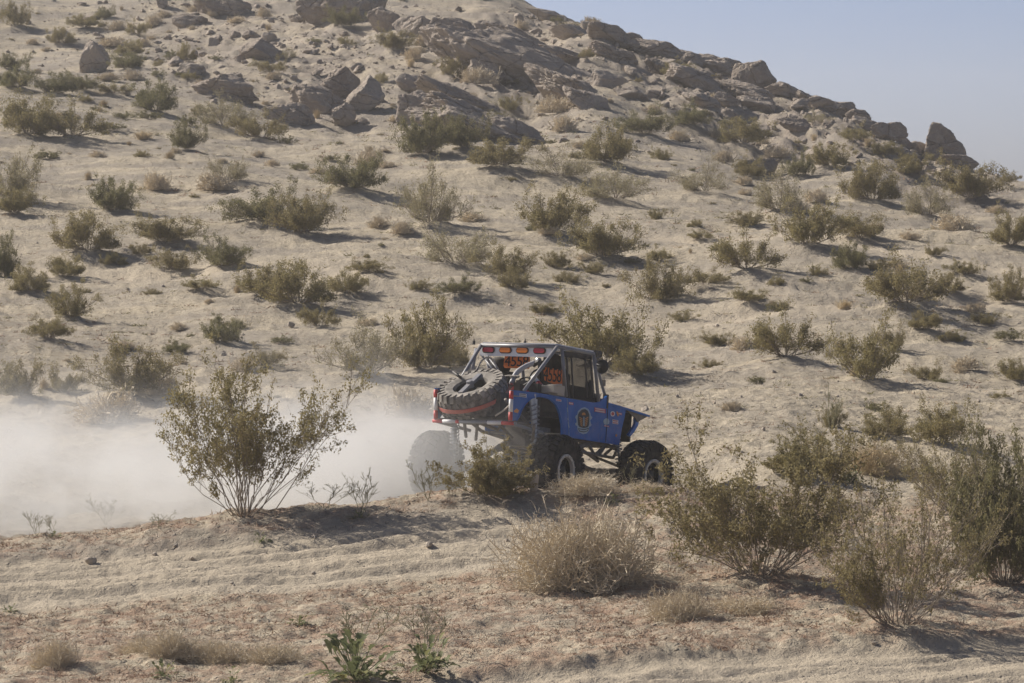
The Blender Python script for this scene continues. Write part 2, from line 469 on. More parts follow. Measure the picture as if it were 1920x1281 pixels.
for _it in range(4):
    for _i, _u in enumerate(_SKU):
        _r = np.arange(95, 235, 0.5); _a = math.atan((_u - CX) / F)
        _x, _y = np.sin(_a) * _r, np.cos(_a) * _r
        _row = (HORIZON - (ground(_x, _y) - CAM_Z) / _r * F).min()
        _SKD[_i] += 0.8 * (skyline(_u) + 12 - _row)
_SKD *= sstep(850, 1040, _SKU)
_SKD = np.convolve(np.pad(_SKD, 1, mode='edge'), [0.25, 0.5, 0.25], mode='valid')
_rr = np.concatenate([np.arange(42, 75, 0.05), np.arange(75, 240, 0.15)])
def px_ground(px, py, mounds=False):
    d = ray(px, py); d = d / math.hypot(d[0], d[1])
    X, Y, Z = d[0] * _rr, d[1] * _rr, CAM_Z + d[2] * _rr
    g = Z - ground(X, Y, mounds)
    k = np.where(g <= 0)[0]
    if len(k): i = k[0]
    else:
        s = _rr > 90
        i = np.where(s)[0][np.argmin(g[s] / _rr[s])]
    return np.array([X[i], Y[i], float(ground(X[i], Y[i], mounds)[0])])

# ------------------------------------------------------------------ what grows where (pixel of the base, width and height in pixels of the photograph)
# kinds: c creosote, k dark creosote, g grey creosote, d pale dome, t gold tuft, s low green scrub
BUSH = [
 (55,262,105,85,'c'),(135,266,115,75,'c'),(15,378,120,112,'g'),(25,404,75,55,'c'),(217,402,88,66,'k'),(355,286,64,54,'k'),
 (420,245,120,64,'g'),(488,267,90,56,'c'),(292,357,55,34,'d'),(405,358,66,32,'d'),(425,345,85,50,'g'),(500,427,140,72,'k'),
 (568,445,100,84,'c'),(165,482,122,76,'c'),(310,462,108,56,'c'),(415,508,92,64,'k'),(325,515,82,46,'c'),(265,476,44,22,'c'),
 (215,496,52,26,'c'),(125,525,72,46,'c'),(55,552,86,52,'c'),(135,600,78,68,'c'),(5,520,56,88,'k'),(380,549,68,26,'c'),
 (490,562,100,62,'c'),(560,580,140,84,'c'),(600,617,64,52,'c'),(650,556,84,46,'c'),(165,338,16,20,'t'),(318,298,22,16,'t'),
 (660,364,112,66,'k'),(695,311,56,34,'d'),(790,298,100,84,'k'),(872,284,80,64,'k'),(940,323,136,54,'c'),(1055,342,130,68,'g'),
 (1138,314,110,76,'c'),(1152,384,140,66,'g'),(806,428,118,122,'g'),(885,416,52,22,'d'),(1040,446,126,92,'c'),(1132,492,110,80,'c'),
 (855,507,150,80,'g'),(950,526,96,62,'c'),(967,545,62,46,'c'),(1040,500,52,32,'c'),(1110,512,56,24,'c'),(1065,528,52,24,'c'),
 (1240,488,46,30,'c'),(690,515,82,26,'c'),(785,543,46,24,'c'),(862,557,68,34,'k'),(1240,570,112,84,'c'),(710,428,40,26,'d'),
 (760,442,32,20,'d'),(958,211,46,28,'c'),(1040,213,64,30,'d'),(1210,257,96,50,'k'),(1160,276,34,24,'d'),(1058,246,44,36,'d'),
 (1240,300,40,28,'c'),(1320,367,112,66,'g'),(1405,336,60,40,'c'),(1395,346,32,18,'d'),(1396,366,30,16,'d'),(1500,334,54,48,'k'),
 (1560,318,84,46,'c'),(1462,405,112,86,'g'),(1520,467,124,90,'c'),(1400,428,54,34,'c'),(1530,381,40,26,'d'),(1638,384,108,78,'c'),
 (1712,332,76,40,'c'),(1820,379,108,72,'c'),(1742,412,110,74,'g'),(1790,432,64,32,'d'),(1613,457,92,50,'c'),(1705,449,42,16,'d'),
 (1750,479,38,26,'c'),(1897,467,78,66,'c'),(1400,513,110,82,'c'),(1315,456,54,18,'c'),(1593,510,72,52,'k'),(1645,506,52,26,'c'),
 (1705,582,144,98,'c'),(1780,556,62,36,'c'),(1810,520,64,30,'c'),(1892,570,76,66,'c'),(1320,543,84,32,'c'),(1405,569,62,26,'c'),
 (1465,581,32,20,'c'),(1585,581,38,22,'t'),(1455,537,36,20,'c'),(1475,678,122,98,'c'),(1620,722,128,124,'c'),(1672,655,60,56,'c'),
 (1735,622,66,36,'c'),(1345,646,56,28,'c'),(1395,657,48,28,'d'),(1740,712,62,40,'c'),(1908,718,74,42,'c'),(1810,692,52,28,'d'),
 (1130,700,190,130,'c'),(1195,712,80,60,'c'),(245,745,156,98,'c'),(35,750,96,70,'c'),(120,738,62,54,'c'),(302,745,62,46,'d'),
 (420,648,80,52,'k'),(330,659,58,26,'k'),(92,640,94,42,'c'),(500,693,72,44,'c'),(458,695,54,34,'d'),(200,790,110,54,'d'),
 (690,708,140,112,'g'),(800,702,130,140,'c'),(848,692,80,60,'c'),(770,780,90,50,'d'),
 (28,54,64,54,'c'),(157,57,58,26,'c'),(117,86,54,32,'c'),(200,37,34,24,'k'),(257,69,38,32,'c'),(350,117,38,36,'c'),(245,107,60,28,'c'),
 (290,48,30,20,'d'),(220,57,38,20,'d'),(210,88,46,20,'d'),(270,87,28,16,'d'),(30,172,80,48,'k'),(25,132,54,30,'k'),(105,182,80,44,'k'),
 (157,172,56,28,'k'),(290,215,90,60,'k'),(215,180,58,24,'c'),(237,133,60,34,'k'),(205,152,46,18,'d'),(250,150,34,20,'d'),
 (510,142,58,34,'c'),(420,164,38,24,'t'),(540,112,38,22,'g'),(495,32,28,16,'d'),(445,42,42,16,'d'),(365,22,24,14,'d'),
 (575,32,40,28,'g'),(602,42,34,26,'g'),(645,52,60,38,'k'),(740,97,58,42,'c'),(795,86,36,24,'d'),(775,112,34,24,'d'),(845,147,52,36,'c'),
 (895,157,66,32,'d'),(712,162,40,24,'c'),(595,222,14,18,'t'),(1270,152,66,28,'c'),(1070,62,34,18,'c'),(1100,112,36,18,'c'),(1390,277,96,50,'c'),
 (1296,240,80,44,'k'),(1225,215,40,20,'d'),(1530,237,56,26,'g'),(1345,192,40,18,'d'),(1600,275,60,36,'c'),(1455,300,50,26,'d'),
 (1560,205,30,14,'t'),(1615,215,30,12,'t'),(1275,265,44,22,'d'),(1345,262,46,26,'d'),(980,55,30,16,'d'),(1110,40,30,16,'d'),
 (1000,262,30,16,'s'),(880,258,24,14,'d'),(1660,295,50,30,'c'),(1890,345,40,22,'c'),(1870,400,40,18,'d'),(1640,430,40,18,'d'),
 (560,320,40,16,'s'),(620,300,34,14,'s'),(90,300,60,18,'s'),(270,262,44,18,'t'),(205,245,60,20,'s'),(230,222,36,14,'s'),(280,225,50,16,'s'),
 (690,610,40,20,'d'),(1020,590,50,24,'c'),(1330,690,44,18,'c'),(1420,720,30,14,'s'),(1280,600,46,22,'c'),(1850,610,60,22,'c'),
 (1780,640,56,22,'c'),(1890,640,50,22,'s'),(1680,500,40,18,'d'),(1350,470,46,16,'s'),(1720,560,46,20,'d'),(1830,585,40,20,'d'),
 (1560,800,46,50,'c'),(1662,826,100,60,'c'),(1768,840,130,84,'c'),(1640,768,50,22,'s'),(1590,905,50,26,'s'),
]
# larger near shrubs: x, y, w, h, kind, label
NEAR = [
 (468,980,285,280,'C','big leggy creosote bush alone on the berm in front of the dust'),
 (915,928,165,92,'B','bright olive creosote bush low on the berm behind the buggy tail'),
 (1012,905,66,76,'B','thin olive shrub sprig in front of the buggy rear wheel'),
 (1425,1092,345,262,'C','wide brown green creosote bush with pale dead twigs beside the pale dome shrub'),
 (1690,1182,310,270,'S','leggy upright creosote bush with bare white branches at its foot by the near track'),
 (1888,1102,215,258,'K','dense dark creosote bush by the near track, with thick shaded base'),
 (1510,893,155,84,'B','olive creosote bush rising behind the wide brown green creosote'),
 (1785,960,180,150,'S','sparse creosote bush with grey limbs beside straw coloured clump'),
 (1092,1104,272,150,'D','large pale domed dry shrub of fine tangled twigs on the open sand'),
 (1275,1160,150,66,'D','small pale dry shrub with white stick just below the larger dome'),
 (1405,1152,140,44,'D','low flattened dry grey brush under the wide creosote bush'),
 (1645,888,160,66,'G','straw coloured rounded brush clump behind the sparse creosote'),
 (1100,928,150,42,'D','dry straw brush on the berm between the buggy wheels'),
 (1215,920,80,22,'D','thin dry straw brush on the berm at the buggy front wheel'),
 (320,1230,150,56,'D','sprawling brown dry brush mat, tall half with a light crown'),
 (262,1222,90,34,'D','flat end of the sprawling dry brush mat by pale dug sand'),
 (415,1238,120,46,'D','thin middle of the sprawling dry brush mat'),
 (520,1244,150,44,'D','sprawling brown dry brush mat, low half beside the green rosette'),
 (105,1250,105,60,'D','small round dry brush beside a pale bent twig'),
]
LEAFY = [(668,1281,150,92,'largest green leafy mustard weed with broad lobed leaves'),
         (800,1262,110,66,'green leafy weed with yellowing leaves beside the largest mustard'),
         (308,1270,62,32,'small green leafy weed in front of the brown brush mat'),
         (436,1281,40,34,'small yellow green leafy weed under the brown brush mat'),
         (18,1148,44,16,'low green leafy weed beside the rutted track'),
         (560,1172,60,20,'low dull green weed behind the sprawling brush mat'),
         (490,1018,44,22,'green weed in the shade of the leggy creosote'),
         (675,972,44,18,'dark green weed below the tall bare stalk on the berm'),
         (98,1008,40,14,'dark green weed on the berm crest by the dust'),
         (1600,905,52,30,'dark green weed clump beside the straw coloured brush'),
         (1150,942,44,18,'small green weed on the berm below the buggy')]
STALK = [(678,968,60,86),(196,985,70,60),(66,1005,40,46),(100,1004,30,40),(800,940,60,70),(1560,812,60,90),(685,1225,110,90),(795,1240,90,100),(300,990,50,30),(1235,905,30,40),(1180,912,30,40),(610,955,80,50)]

def px_size(p): return np.hypot(p[0], p[1]) / F      # metres per photograph pixel there

rng = random.Random(7)
placed = []     # (pos, w, h, kind, px, py)
for (x, y, w, h, k) in BUSH:
    p = px_ground(x, y); s = px_size(p)
    placed.append([p, w * s, h * s, k, x, y])
near_placed = []
for (x, y, w, h, k, lab) in NEAR:
    p = px_ground(x, y); s = px_size(p)
    near_placed.append([p, w * s, h * s, k, lab])
ms = []
for p, w, h, k, x, y in placed:
    if k in 'ckg' and w > 0.7:
        ms.append((p[0], p[1], 0.42 * w, 0.10 * min(w, 2.2)))
for p, w, h, k, lab in near_placed:
    if k in 'CSK': ms.append((p[0], p[1], 0.42 * w, 0.055 * w))
MOUNDS = np.array(ms)

# ------------------------------------------------------------------ the ground sheet
PH = 0.15
ang = np.concatenate([np.linspace(-math.pi, -0.5, 22)[:-1], np.linspace(-0.5, -PH, 30)[:-1], np.arange(-PH, PH, 0.00078),
                      np.linspace(PH, 0.5, 30)[1:], np.linspace(0.5, math.pi, 22)[1:]])
rad = np.concatenate([np.linspace(0.5, 40, 22)[:-1], np.linspace(40, 43, 12)[:-1], np.arange(43, 58.5, 0.058), np.arange(58.5, 75, 0.12),
                      np.arange(75, 130, 0.30), np.arange(130, 230, 0.42), np.geomspace(230, 800, 22)])
AA, RR = np.meshgrid(ang, rad)
GX, GY = np.sin(AA).ravel() * RR.ravel(), np.cos(AA).ravel() * RR.ravel()
GZ = ground(GX, GY)
_, _, (road, r2, uu, rr_, rut_bank_shade, rk_) = detail_height(GX, GY)
nr, na = AA.shape
idx = np.arange(nr * na).reshape(nr, na)
quads = np.stack([idx[:-1, :-1], idx[1:, :-1], idx[1:, 1:], idx[:-1, 1:]], -1).reshape(-1, 4)[:, ::-1]
# close the ring behind the camera
litter = sstep(42, 44, rr_) * sstep(61, 57, rr_) * (1 - road) * (1 - r2)
gravel = np.clip(sstep(60, 72, rr_) * 0.7 + 0.3 + sstep(110, 135, rr_) * 0.5, 0, 1.4)
hill_track = np.zeros_like(rr_)
for (ra, slope, wdt, u0, u1) in ((86.5, 0.006, 1.6, 850, 2200), (96, -0.004, 1.3, -300, 700), (107, -0.012, 1.2, 1150, 2100), (71, 0.006, 1.5, 1780, 2600)):
    q = rr_ - (ra + slope * (uu - CX)) - 0.6 * np.sin(GX * 0.25)
    hill_track = np.maximum(hill_track, np.exp(-(q / wdt) ** 2) * sstep(u0 - 100, u0 + 100, uu) * sstep(u1 + 100, u1 - 100, uu))
gm = make_mesh('ground', np.stack([GX, GY, GZ], 1), quads, [M['ground']], True,
               {'litter': litter, 'gravel': gravel, 'rut': np.clip(rut_bank_shade, 0, 1), 'rocky': rk_, 'track': np.maximum(np.maximum(road, r2) * 0.9, hill_track)})
tag(link('ground', gm), kind='structure')
# ------------------------------------------------------------------ rocks
def ico(sub):
    bm = bmesh.new(); bmesh.ops.create_icosphere(bm, subdivisions=sub, radius=1.0)
    V = np.array([v.co[:] for v in bm.verts]); Fc = np.array([[v.index for v in f.verts] for f in bm.faces]); bm.free()
    V /= np.linalg.norm(V, axis=1)[:, None]
    return V, Fc
ICO = {k: ico(k) for k in (2, 3, 4, 5, 6)}

def rock_mesh(name, seed, sub, planes=16, rough=0.10, strata=0.03, sharp=26.0, tooth=False):
    g = np.random.RandomState(seed)
    V, Fc = ICO[sub]
    n = g.normal(size=(planes, 3)); n /= np.linalg.norm(n, axis=1)[:, None]
    h = g.uniform(0.55, 1.0, planes)
    if tooth:
        h = h * 0.3 + 0.78; n = np.vstack([n, [[-0.97, 0, 0.22], [0.30, 0, 0.95], [0.58, 0, 0.81], [0.80, 0.05, 0.60], [0.94, 0, 0.34], [0, -0.97, 0.25], [0.05, 0.98, 0.2]]]); h = np.append(h, [0.46, 0.80, 0.66, 0.62, 0.72, 0.42, 0.45])
    dots = V @ n.T
    rr = np.where(dots > 0.05, h / np.maximum(dots, 0.05), 50)
    r = (np.sum(np.minimum(np.maximum(rr, 0.05), 50) ** (-sharp), axis=1)) ** (-1 / sharp)
    r = np.minimum(r, 1.25)
    o = seed * 3.7
    P = V * r[:, None]
    d = rough * (noise3(P[:, 0] * 1.7 + o, P[:, 1] * 1.7, P[:, 2] * 1.7, seed) + 0.55 * noise3(P[:, 0] * 4 + o, P[:, 1] * 4, P[:, 2] * 4, seed + 1)
                 + (0.35 * noise3(P[:, 0] * 9 + o, P[:, 1] * 9, P[:, 2] * 9, seed + 2) if sub > 3 else 0)
                 + (0.2 * noise3(P[:, 0] * 20 + o, P[:, 1] * 20, P[:, 2] * 20, seed + 3) if sub > 4 else 0))
    ax = np.array([0.35, 0.2, 0.9]) + g.normal(size=3) * 0.2
    q = P @ ax * (5 + g.rand() * 4) + 1.2 * noise3(P[:, 0] * 2, P[:, 1] * 2, P[:, 2] * 2, seed + 9)
    d = d - strata * np.exp(-((q - np.round(q)) / 0.13) ** 2) * (0.5 + 0.5 * noise3(P[:, 0] * 1.5, P[:, 1] * 1.5, q * 0.3, seed + 5))
    P = P + V * d[:, None]
    return make_mesh(name, P, Fc, [M['rock']], False)

# x, y (centre), w, h in pixels, roll (degrees, + drops to the right), name, label
BIG = [
 (950,118,400,110,25,'rock_outcrop','long dark sloping rock slab, biggest outcrop on the upper hill'),
 (784,50,86,44,6,'boulder','pale craggy boulder at the uphill end of the long dark slab'),
 (852,62,96,58,14,'boulder','brown flat faced boulder below the pale craggy one on the slab'),
 (908,53,52,28,8,'boulder','small rounded grey boulder perched on top of the long slab'),
 (975,78,150,48,28,'rock_slab','tilted flat grey slab lying along the top of the outcrop'),
 (925,98,150,52,29,'rock_slab','tilted brown slab with a deep crack in the middle of the outcrop'),
 (1010,132,170,66,31,'rock_slab','broad leaning slab at the middle right of the outcrop'),
 (1062,168,160,70,32,'rock_slab','dark leaning slab at the downhill end of the outcrop'),
 (1100,188,80,48,30,'boulder','grey boulder at the lower tip of the dark outcrop'),
 (905,130,84,44,12,'boulder','rounded pale boulder at the foot of the long slab'),
 (640,10,170,80,6,'rock_outcrop','dark cliff like outcrop at the hilltop left of the pale crag'),
 (728,42,70,40,10,'boulder','grey boulder between dark cliff outcrop and pale craggy boulder'),
 (420,14,120,40,6,'rock_outcrop','flat dark outcrop high on the hill above the block of pale stone'),
 (632,162,84,66,4,'boulder','dark faced boulder with a pale top beside another dark boulder'),
 (684,184,72,60,10,'boulder','dark brown boulder leaning on the pale topped one'),
 (774,158,76,42,16,'boulder','striped grey boulder above the big smooth whaleback rock'),
 (792,208,116,66,6,'boulder','pale rounded head of the big smooth whaleback rock'),
 (885,232,290,78,25,'rock_slab','big smooth whaleback rock sloping to the sand'),
 (870,196,190,40,26,'rock_slab','dark ledge of rock along the back of the whaleback'),
 (950,244,150,50,28,'boulder','shaded lower shoulder of the whaleback rock'),
 (642,224,50,38,0,'boulder','grey pointed boulder on pale sand left of the whaleback'),
 (590,190,120,62,14,'rock_slab','pale ledge of layered rock beside dark faced boulders'),
 (172,114,62,62,0,'boulder','upright craggy pale boulder standing alone on sand'),
 (487,98,88,38,4,'boulder','rounded grey boulder beside smooth sand drift'),
 (358,136,56,22,4,'boulder','low flat grey boulder above the layered ledges'),
 (350,42,66,26,6,'boulder','block of pale stone high on the left slope'),
 (412,168,130,46,10,'rock_slab','layered pale ledge with a dry dome shrub on it'),
 (540,218,110,44,12,'rock_slab','low grey ledge at the edge of the sand flat'),
 (302,6,22,30,0,'boulder','narrow upright stone near the flat dark outcrop'),
 (1226,90,84,50,16,'boulder','large brown boulder on the skyline below the hilltop rubble'),
 (1142,64,70,44,18,'boulder','grey boulder on the skyline above the large brown one'),
 (1348,122,110,48,10,'rock_outcrop','broad pale outcrop on the skyline'),
 (1412,138,66,62,16,'boulder','dark jagged boulder at the overhanging end of the skyline outcrop'),
 (1300,150,100,50,20,'boulder','shaded boulder under the broad skyline outcrop'),
 (1390,172,120,48,16,'rock_slab','grey slab below the jagged skyline boulder'),
 (1460,163,38,20,8,'boulder','small round boulder just past the jagged skyline boulder'),
 (1492,172,50,24,8,'boulder','flat boulder on the skyline between two round ones'),
 (1536,188,40,22,8,'boulder','squat boulder on the skyline beside the pale blocky one'),
 (1582,200,50,28,6,'boulder','pale blocky boulder on the skyline with tufts under it'),
 (1364,188,44,30,6,'boulder','round grey boulder beside a brown faced boulder mid slope'),
 (1410,196,66,38,12,'boulder','brown faced boulder on the rubble slope'),
 (1365,218,32,22,-10,'boulder','small white tipped stone below the round grey boulder'),
 (1618,230,54,26,8,'boulder','light boulder group stone left of the dark split boulder'),
 (1662,242,56,40,14,'boulder','dark split boulder on the skyline with a twig on top'),
 (1764,262,92,74,0,'standing_rock','tall pointed tooth shaped rock alone on the skyline'),
 (1722,274,40,22,0,'boulder','rounded pale boulder at the foot of the pointed rock'),
 (1698,264,26,16,0,'boulder','small boulder just left of the pointed rock group'),
 (1790,294,60,18,12,'boulder','flat pale boulder under the downhill side of the pointed rock'),
 (1425,314,70,46,16,'boulder','dark boulder half hidden by an olive bush on the right slope'),
 (1135,150,60,40,10,'boulder','grey boulder on the rubble slope right of the dark outcrop'),
 (1245,130,60,34,16,'boulder','grey boulder in the rubble below the large brown one'),
 (1500,240,60,30,12,'boulder','low grey boulder in rubble above the right hand bushes'),
 (1680,285,60,26,10,'boulder','low pale boulder in rubble left of pointed rock'),
 (1075,60,70,34,14,'boulder','rounded boulder on the skyline near the hilltop rubble'),
 (1030,28,60,30,14,'boulder','flat boulder on the skyline at the top of the rubble'),
 (1185,76,60,34,16,'boulder','blocky boulder between two skyline boulders'),
 (1285,108,60,30,10,'boulder','low flat boulder left of the broad skyline outcrop'),
 (1440,158,50,26,14,'boulder','tilted boulder under the jagged skyline boulder'),
 (1512,182,40,22,10,'boulder','wedge shaped boulder in the skyline row'),
 (1560,196,40,20,8,'boulder','rough boulder squeezed behind the pale blocky one'),
 (1608,214,46,24,12,'boulder','rounded boulder below the pale blocky one on the skyline'),
 (1640,236,40,22,10,'boulder','pale stone leaning on the dark split boulder'),
 (1060,110,80,36,18,'boulder','grey shelf boulder above the downhill end of the outcrop'),
 (1150,100,80,40,18,'boulder','jumbled grey boulder between the outcrop and the skyline'),
 (1180,175,60,34,14,'boulder','grey boulder in scrub below the jumbled skyline rocks'),
 (1320,190,60,30,14,'boulder','low grey boulder left of the round one mid slope'),
]
seen_names = {}
for i, (x, y, w, h, roll, nm, lab) in enumerate(BIG):
    if x > 1010 and y < 300 and nm != 'standing_rock': w, h, roll = w * 1.3, h * 0.84, max(roll, 14)
    p = px_ground(x, min(max(y + 0.36 * h, skyline(x) + 16), 345)); s = px_size(p)
    raised = max(0.0, CAM_Z + (HORIZON - (y + 0.40 * h)) * s - p[2]); p[2] += raised * 0.5
    W, Hh = w * s, h * s
    sub = 6 if w > 180 else (5 if w > 45 else 4)
    tooth = nm == 'standing_rock'
    me = rock_mesh(nm, 100 + i, sub, planes=26 if w > 100 else 18, rough=0.13 if w > 100 else 0.10, strata=0.06 if 'layer' in lab or w > 100 else 0.03, tooth=tooth)
    V = np.array([v.co[:] for v in me.vertices])
    sx = W / (V[:, 0].max() - V[:, 0].min()); sz = (1.36 * Hh + 1.25 * raised) / (V[:, 2].max() - V[:, 2].min())
    dep = min(max(W * 0.6, Hh * 1.0), 2.6 if w < 200 else 3.6)
    sy = dep / (V[:, 1].max() - V[:, 1].min())
    rr0 = R(roll)
    if roll > 12: sz *= 0.86
    o = link(nm, me, None, (p[0], p[1] + dep * 0.30, p[2] + Hh * 0.28), (0, rr0 * 1.0, rng.uniform(-0.25, 0.25)), (sx, sy, sz))
    tag(o, lab, 'rock', 'rocks of the hilltop outcrop')

# mid-sized loose rocks of the rocky zone
ROCKVAR = [rock_mesh('loose_rock', 300 + i, 3 if i < 8 else 4, planes=14, rough=0.10, strata=0.02) for i in range(12)]
def rocky_density(x, y):
    lo = skyline(x)
    d = np.exp(-((y - lo - 45) / 70.0) ** 2) if x > 950 else 0
    d = max(d, math.exp(-((x - 560) / 240.0) ** 2 - ((y - 100) / 75.0) ** 2) * 1.1)
    d = max(d, math.exp(-((x - 1080) / 180.0) ** 2 - ((y - 130) / 90.0) ** 2))
    d = max(d, math.exp(-((x - 330) / 200.0) ** 2 - ((y - 40) / 75.0) ** 2) * 1.0)
    return d * (1 if x < 1880 else 0.3)
grp = {'s': 'small angular grey rock lying in the rubble of the hill',
       'm': 'mid sized grey boulder lying in the rubble of the hill',
       'h': 'loose stone lying on the open sandy slope'}
loose = []
cnt = 0; tries = 0
while cnt < 280 and tries < 20000:
    tries += 1
    x, y = rng.uniform(0, 1900), rng.uniform(2, 330)
    if y < skyline(x) + 4 or rng.random() > rocky_density(x, y): continue
    p = px_ground(x, y); s = px_size(p)
    wpx = min(8 + rng.paretovariate(1.6) * 4.5, 34)
    W = wpx * s
    me = ROCKVAR[rng.randrange(12)]
    o = link('loose_rock', me, None, (p[0], p[1], p[2] + W * 0.04), (rng.uniform(-.4, .4), rng.uniform(-.4, .4), rng.uniform(0, 6.28)),
             (W * 0.5, W * 0.5 * rng.uniform(.7, 1.1), W * 0.5 * rng.uniform(.5, .85)))
    k = 'm' if wpx > 17 else 's'
    tag(o, grp[k], 'rock', 'boulders of the rubble' if k == 'm' else 'small rocks of the rubble')
    loose.append((o, x, y, wpx)); cnt += 1
STONEVAR = []
for q in ROCKVAR[:6]:
    q2 = q.copy(); q2.materials.clear(); q2.materials.append(M['stone']); STONEVAR.append(q2)
# single stones on the sand, seen in the photograph
STONES = [(420,668,12),(383,680,10),(412,636,12),(455,630,8),(545,612,14),(1210,770,17),(1432,808,9),(1345,615,8),(1835,755,9),(1450,702,9),(956,575,9),(800,570,12),
          (170,1058,22),(804,1028,17),(360,1052,10),(434,1097,9),(588,1076,8),(290,1042,12),(610,1212,16),(1820,1222,14),(1640,1212,12),(1785,1225,10),(330,1028,9),(950,1016,8),
          (1300,690,8),(1270,745,7),(1340,760,7),(1500,742,9),(680,560,9),(1390,745,7),(1590,700,9),(305,540,8),(240,545,8),(690,455,8),(480,650,7),(1570,745,8)]
for i, (x, y, w) in enumerate(STONES):
    p = px_ground(x, y, True); W = w * px_size(p)
    o = link('loose_stone', STONEVAR[i % 6], None, (p[0], p[1], p[2] + W * 0.15), (rng.uniform(-.3, .3), rng.uniform(-.3, .3), rng.uniform(0, 6.28)), (W * .52, W * .45, W * .40))
    if (x, y) == (170, 1058): tag(o, 'largest brown stone at the edge of the rutted track', 'stone')
    elif (x, y) == (804, 1028): tag(o, 'pale stone in the shade strip across the rutted track', 'stone')
    elif (x, y) == (1210, 770): tag(o, 'white stone on the sand just past the buggy hood', 'stone')
    elif y > 1000: tag(o, 'small stone lying by the foreground tracks', 'stone', 'stones by the foreground tracks')
    else: tag(o, grp['h'], 'stone', 'stones on the sandy slope')

# uncounted rubble and gravel: one mesh each
def stone_field(name, pts, sizes, seed, mat='rock'):
    g = np.random.RandomState(seed)
    base = np.array([[1,0,0],[-1,0,0],[0,1,0],[0,-1,0],[0,0,1],[0,0,-1]], float)
    fc = np.array([[0,2,4],[2,1,4],[1,3,4],[3,0,4],[2,0,5],[1,2,5],[3,1,5],[0,3,5]])
    n = len(pts)
    B = base[None] * g.uniform(0.6, 1.15, (n, 6, 1)) + g.normal(scale=0.18, size=(n, 6, 3))
    a = g.uniform(0, 6.28, n); ca, sa = np.cos(a), np.sin(a)
    X = B[..., 0] * ca[:, None] - B[..., 1] * sa[:, None]; Y = B[..., 0] * sa[:, None] + B[..., 1] * ca[:, None]
    B = np.stack([X, Y * 0.85, B[..., 2] * 0.6], -1) * (np.asarray(sizes)[:, None, None] * 0.5) + np.asarray(pts)[:, None, :]
    Fc = (fc[None] + (np.arange(n) * 6)[:, None, None]).reshape(-1, 3)
    return make_mesh(name, B.reshape(-1, 3), Fc, [M[mat]])

g = np.random.RandomState(5)
pts, sz = [], []
tries = 0
while len(pts) < 9000 and tries < 90000:
    tries += 1
    x, y = g.uniform(0, 1920), g.uniform(0, 335)
    if y < skyline(x) + 3 or g.rand() > rocky_density(x, y): continue
    d = ray(x, y); pts.append((x, y)); sz.append(min(2.6 + g.pareto(1.6) * 2.8, 12))
# fast placement: solve distance along each ray with a coarse march
def px_ground_many(P, mounds=True):
    P = np.asarray(P, float)
    rs = np.concatenate([np.arange(42, 75, 0.12), np.arange(75, 240, 0.5)])
    out = np.zeros((len(P), 3))
    for i0 in range(0, len(P), 400):
        q = P[i0:i0 + 400]
        d = fwd[None] + np.stack([(q[:, 0] - CX) / F, 0 * q[:, 0], 0 * q[:, 0]], 1) + upv[None] * ((CY - q[:, 1]) / F)[:, None]
        d = d / np.hypot(d[:, 0], d[:, 1])[:, None]
        X = d[:, 0:1] * rs; Y = d[:, 1:2] * rs; Z = CAM_Z + d[:, 2:3] * rs
        b = base_height(X.ravel(), Y.ravel()).reshape(X.shape)
        below = Z - b <= 0
        k = np.where(below.any(1), below.argmax(1), len(rs) - 1)
        ii = np.arange(len(q))
        out[i0:i0 + 400, 0] = X[ii, k]; out[i0:i0 + 400, 1] = Y[ii, k]
    out[:, 2] = ground(out[:, 0], out[:, 1], mounds)
    return out
pp = px_ground_many(pts, False)
keep = np.hypot(pp[:, 0], pp[:, 1]) < 235
tag(link('rubble', stone_field('rubble', pp[keep], (np.array(sz) * np.hypot(pp[:, 0], pp[:, 1]) / F)[keep], 6)), 'grey rubble strewn over the rocky hilltop', 'rubble', kind='stuff')
# gravel over the slope and foreground
P2 = np.stack([g.uniform(-300, 2220, 15000), 330 + 960 * g.rand(15000) ** 1.0], 1)
P2 = P2[P2[:, 1] > skyline(np.clip(P2[:, 0], 0, 1920)) + 4]
pp = px_ground_many(P2)
szs = (1.1 + g.pareto(2.0, len(pp)) * 1.2).clip(0.8, 7) * np.hypot(pp[:, 0], pp[:, 1]) / F
tag(link('gravel', stone_field('gravel', pp, szs, 8, 'stone')), 'fine gravel scattered over the sand', 'gravel', kind='stuff')
# ------------------------------------------------------------------ plants
def unit(v): return v / np.maximum(np.linalg.norm(v, axis=-1, keepdims=True), 1e-9)

def tubes(P, rad_, sides=3):
    """P (N,K,3), rad_ (N,K) -> verts, quads"""
    N, K, _ = P.shape
    T = np.gradient(P, axis=1); T = unit(T)
    ref = np.where(np.abs(T[..., 2:3]) > 0.9, np.array([1.0, 0, 0]), np.array([0, 0, 1.0]))
    A = unit(np.cross(T, ref)); B = np.cross(T, A)
    th = np.arange(sides) * 2 * math.pi / sides
    V = P[:, :, None, :] + rad_[:, :, None, None] * (np.cos(th)[None, None, :, None] * A[:, :, None, :] + np.sin(th)[None, None, :, None] * B[:, :, None, :])
    idx = np.arange(N * K * sides).reshape(N, K, sides)
    n2 = np.roll(idx, -1, axis=2)
    Q = np.stack([idx[:, :-1], n2[:, :-1], n2[:, 1:], idx[:, 1:]], -1).reshape(-1, 4)
    return V.reshape(-1, 3), Q

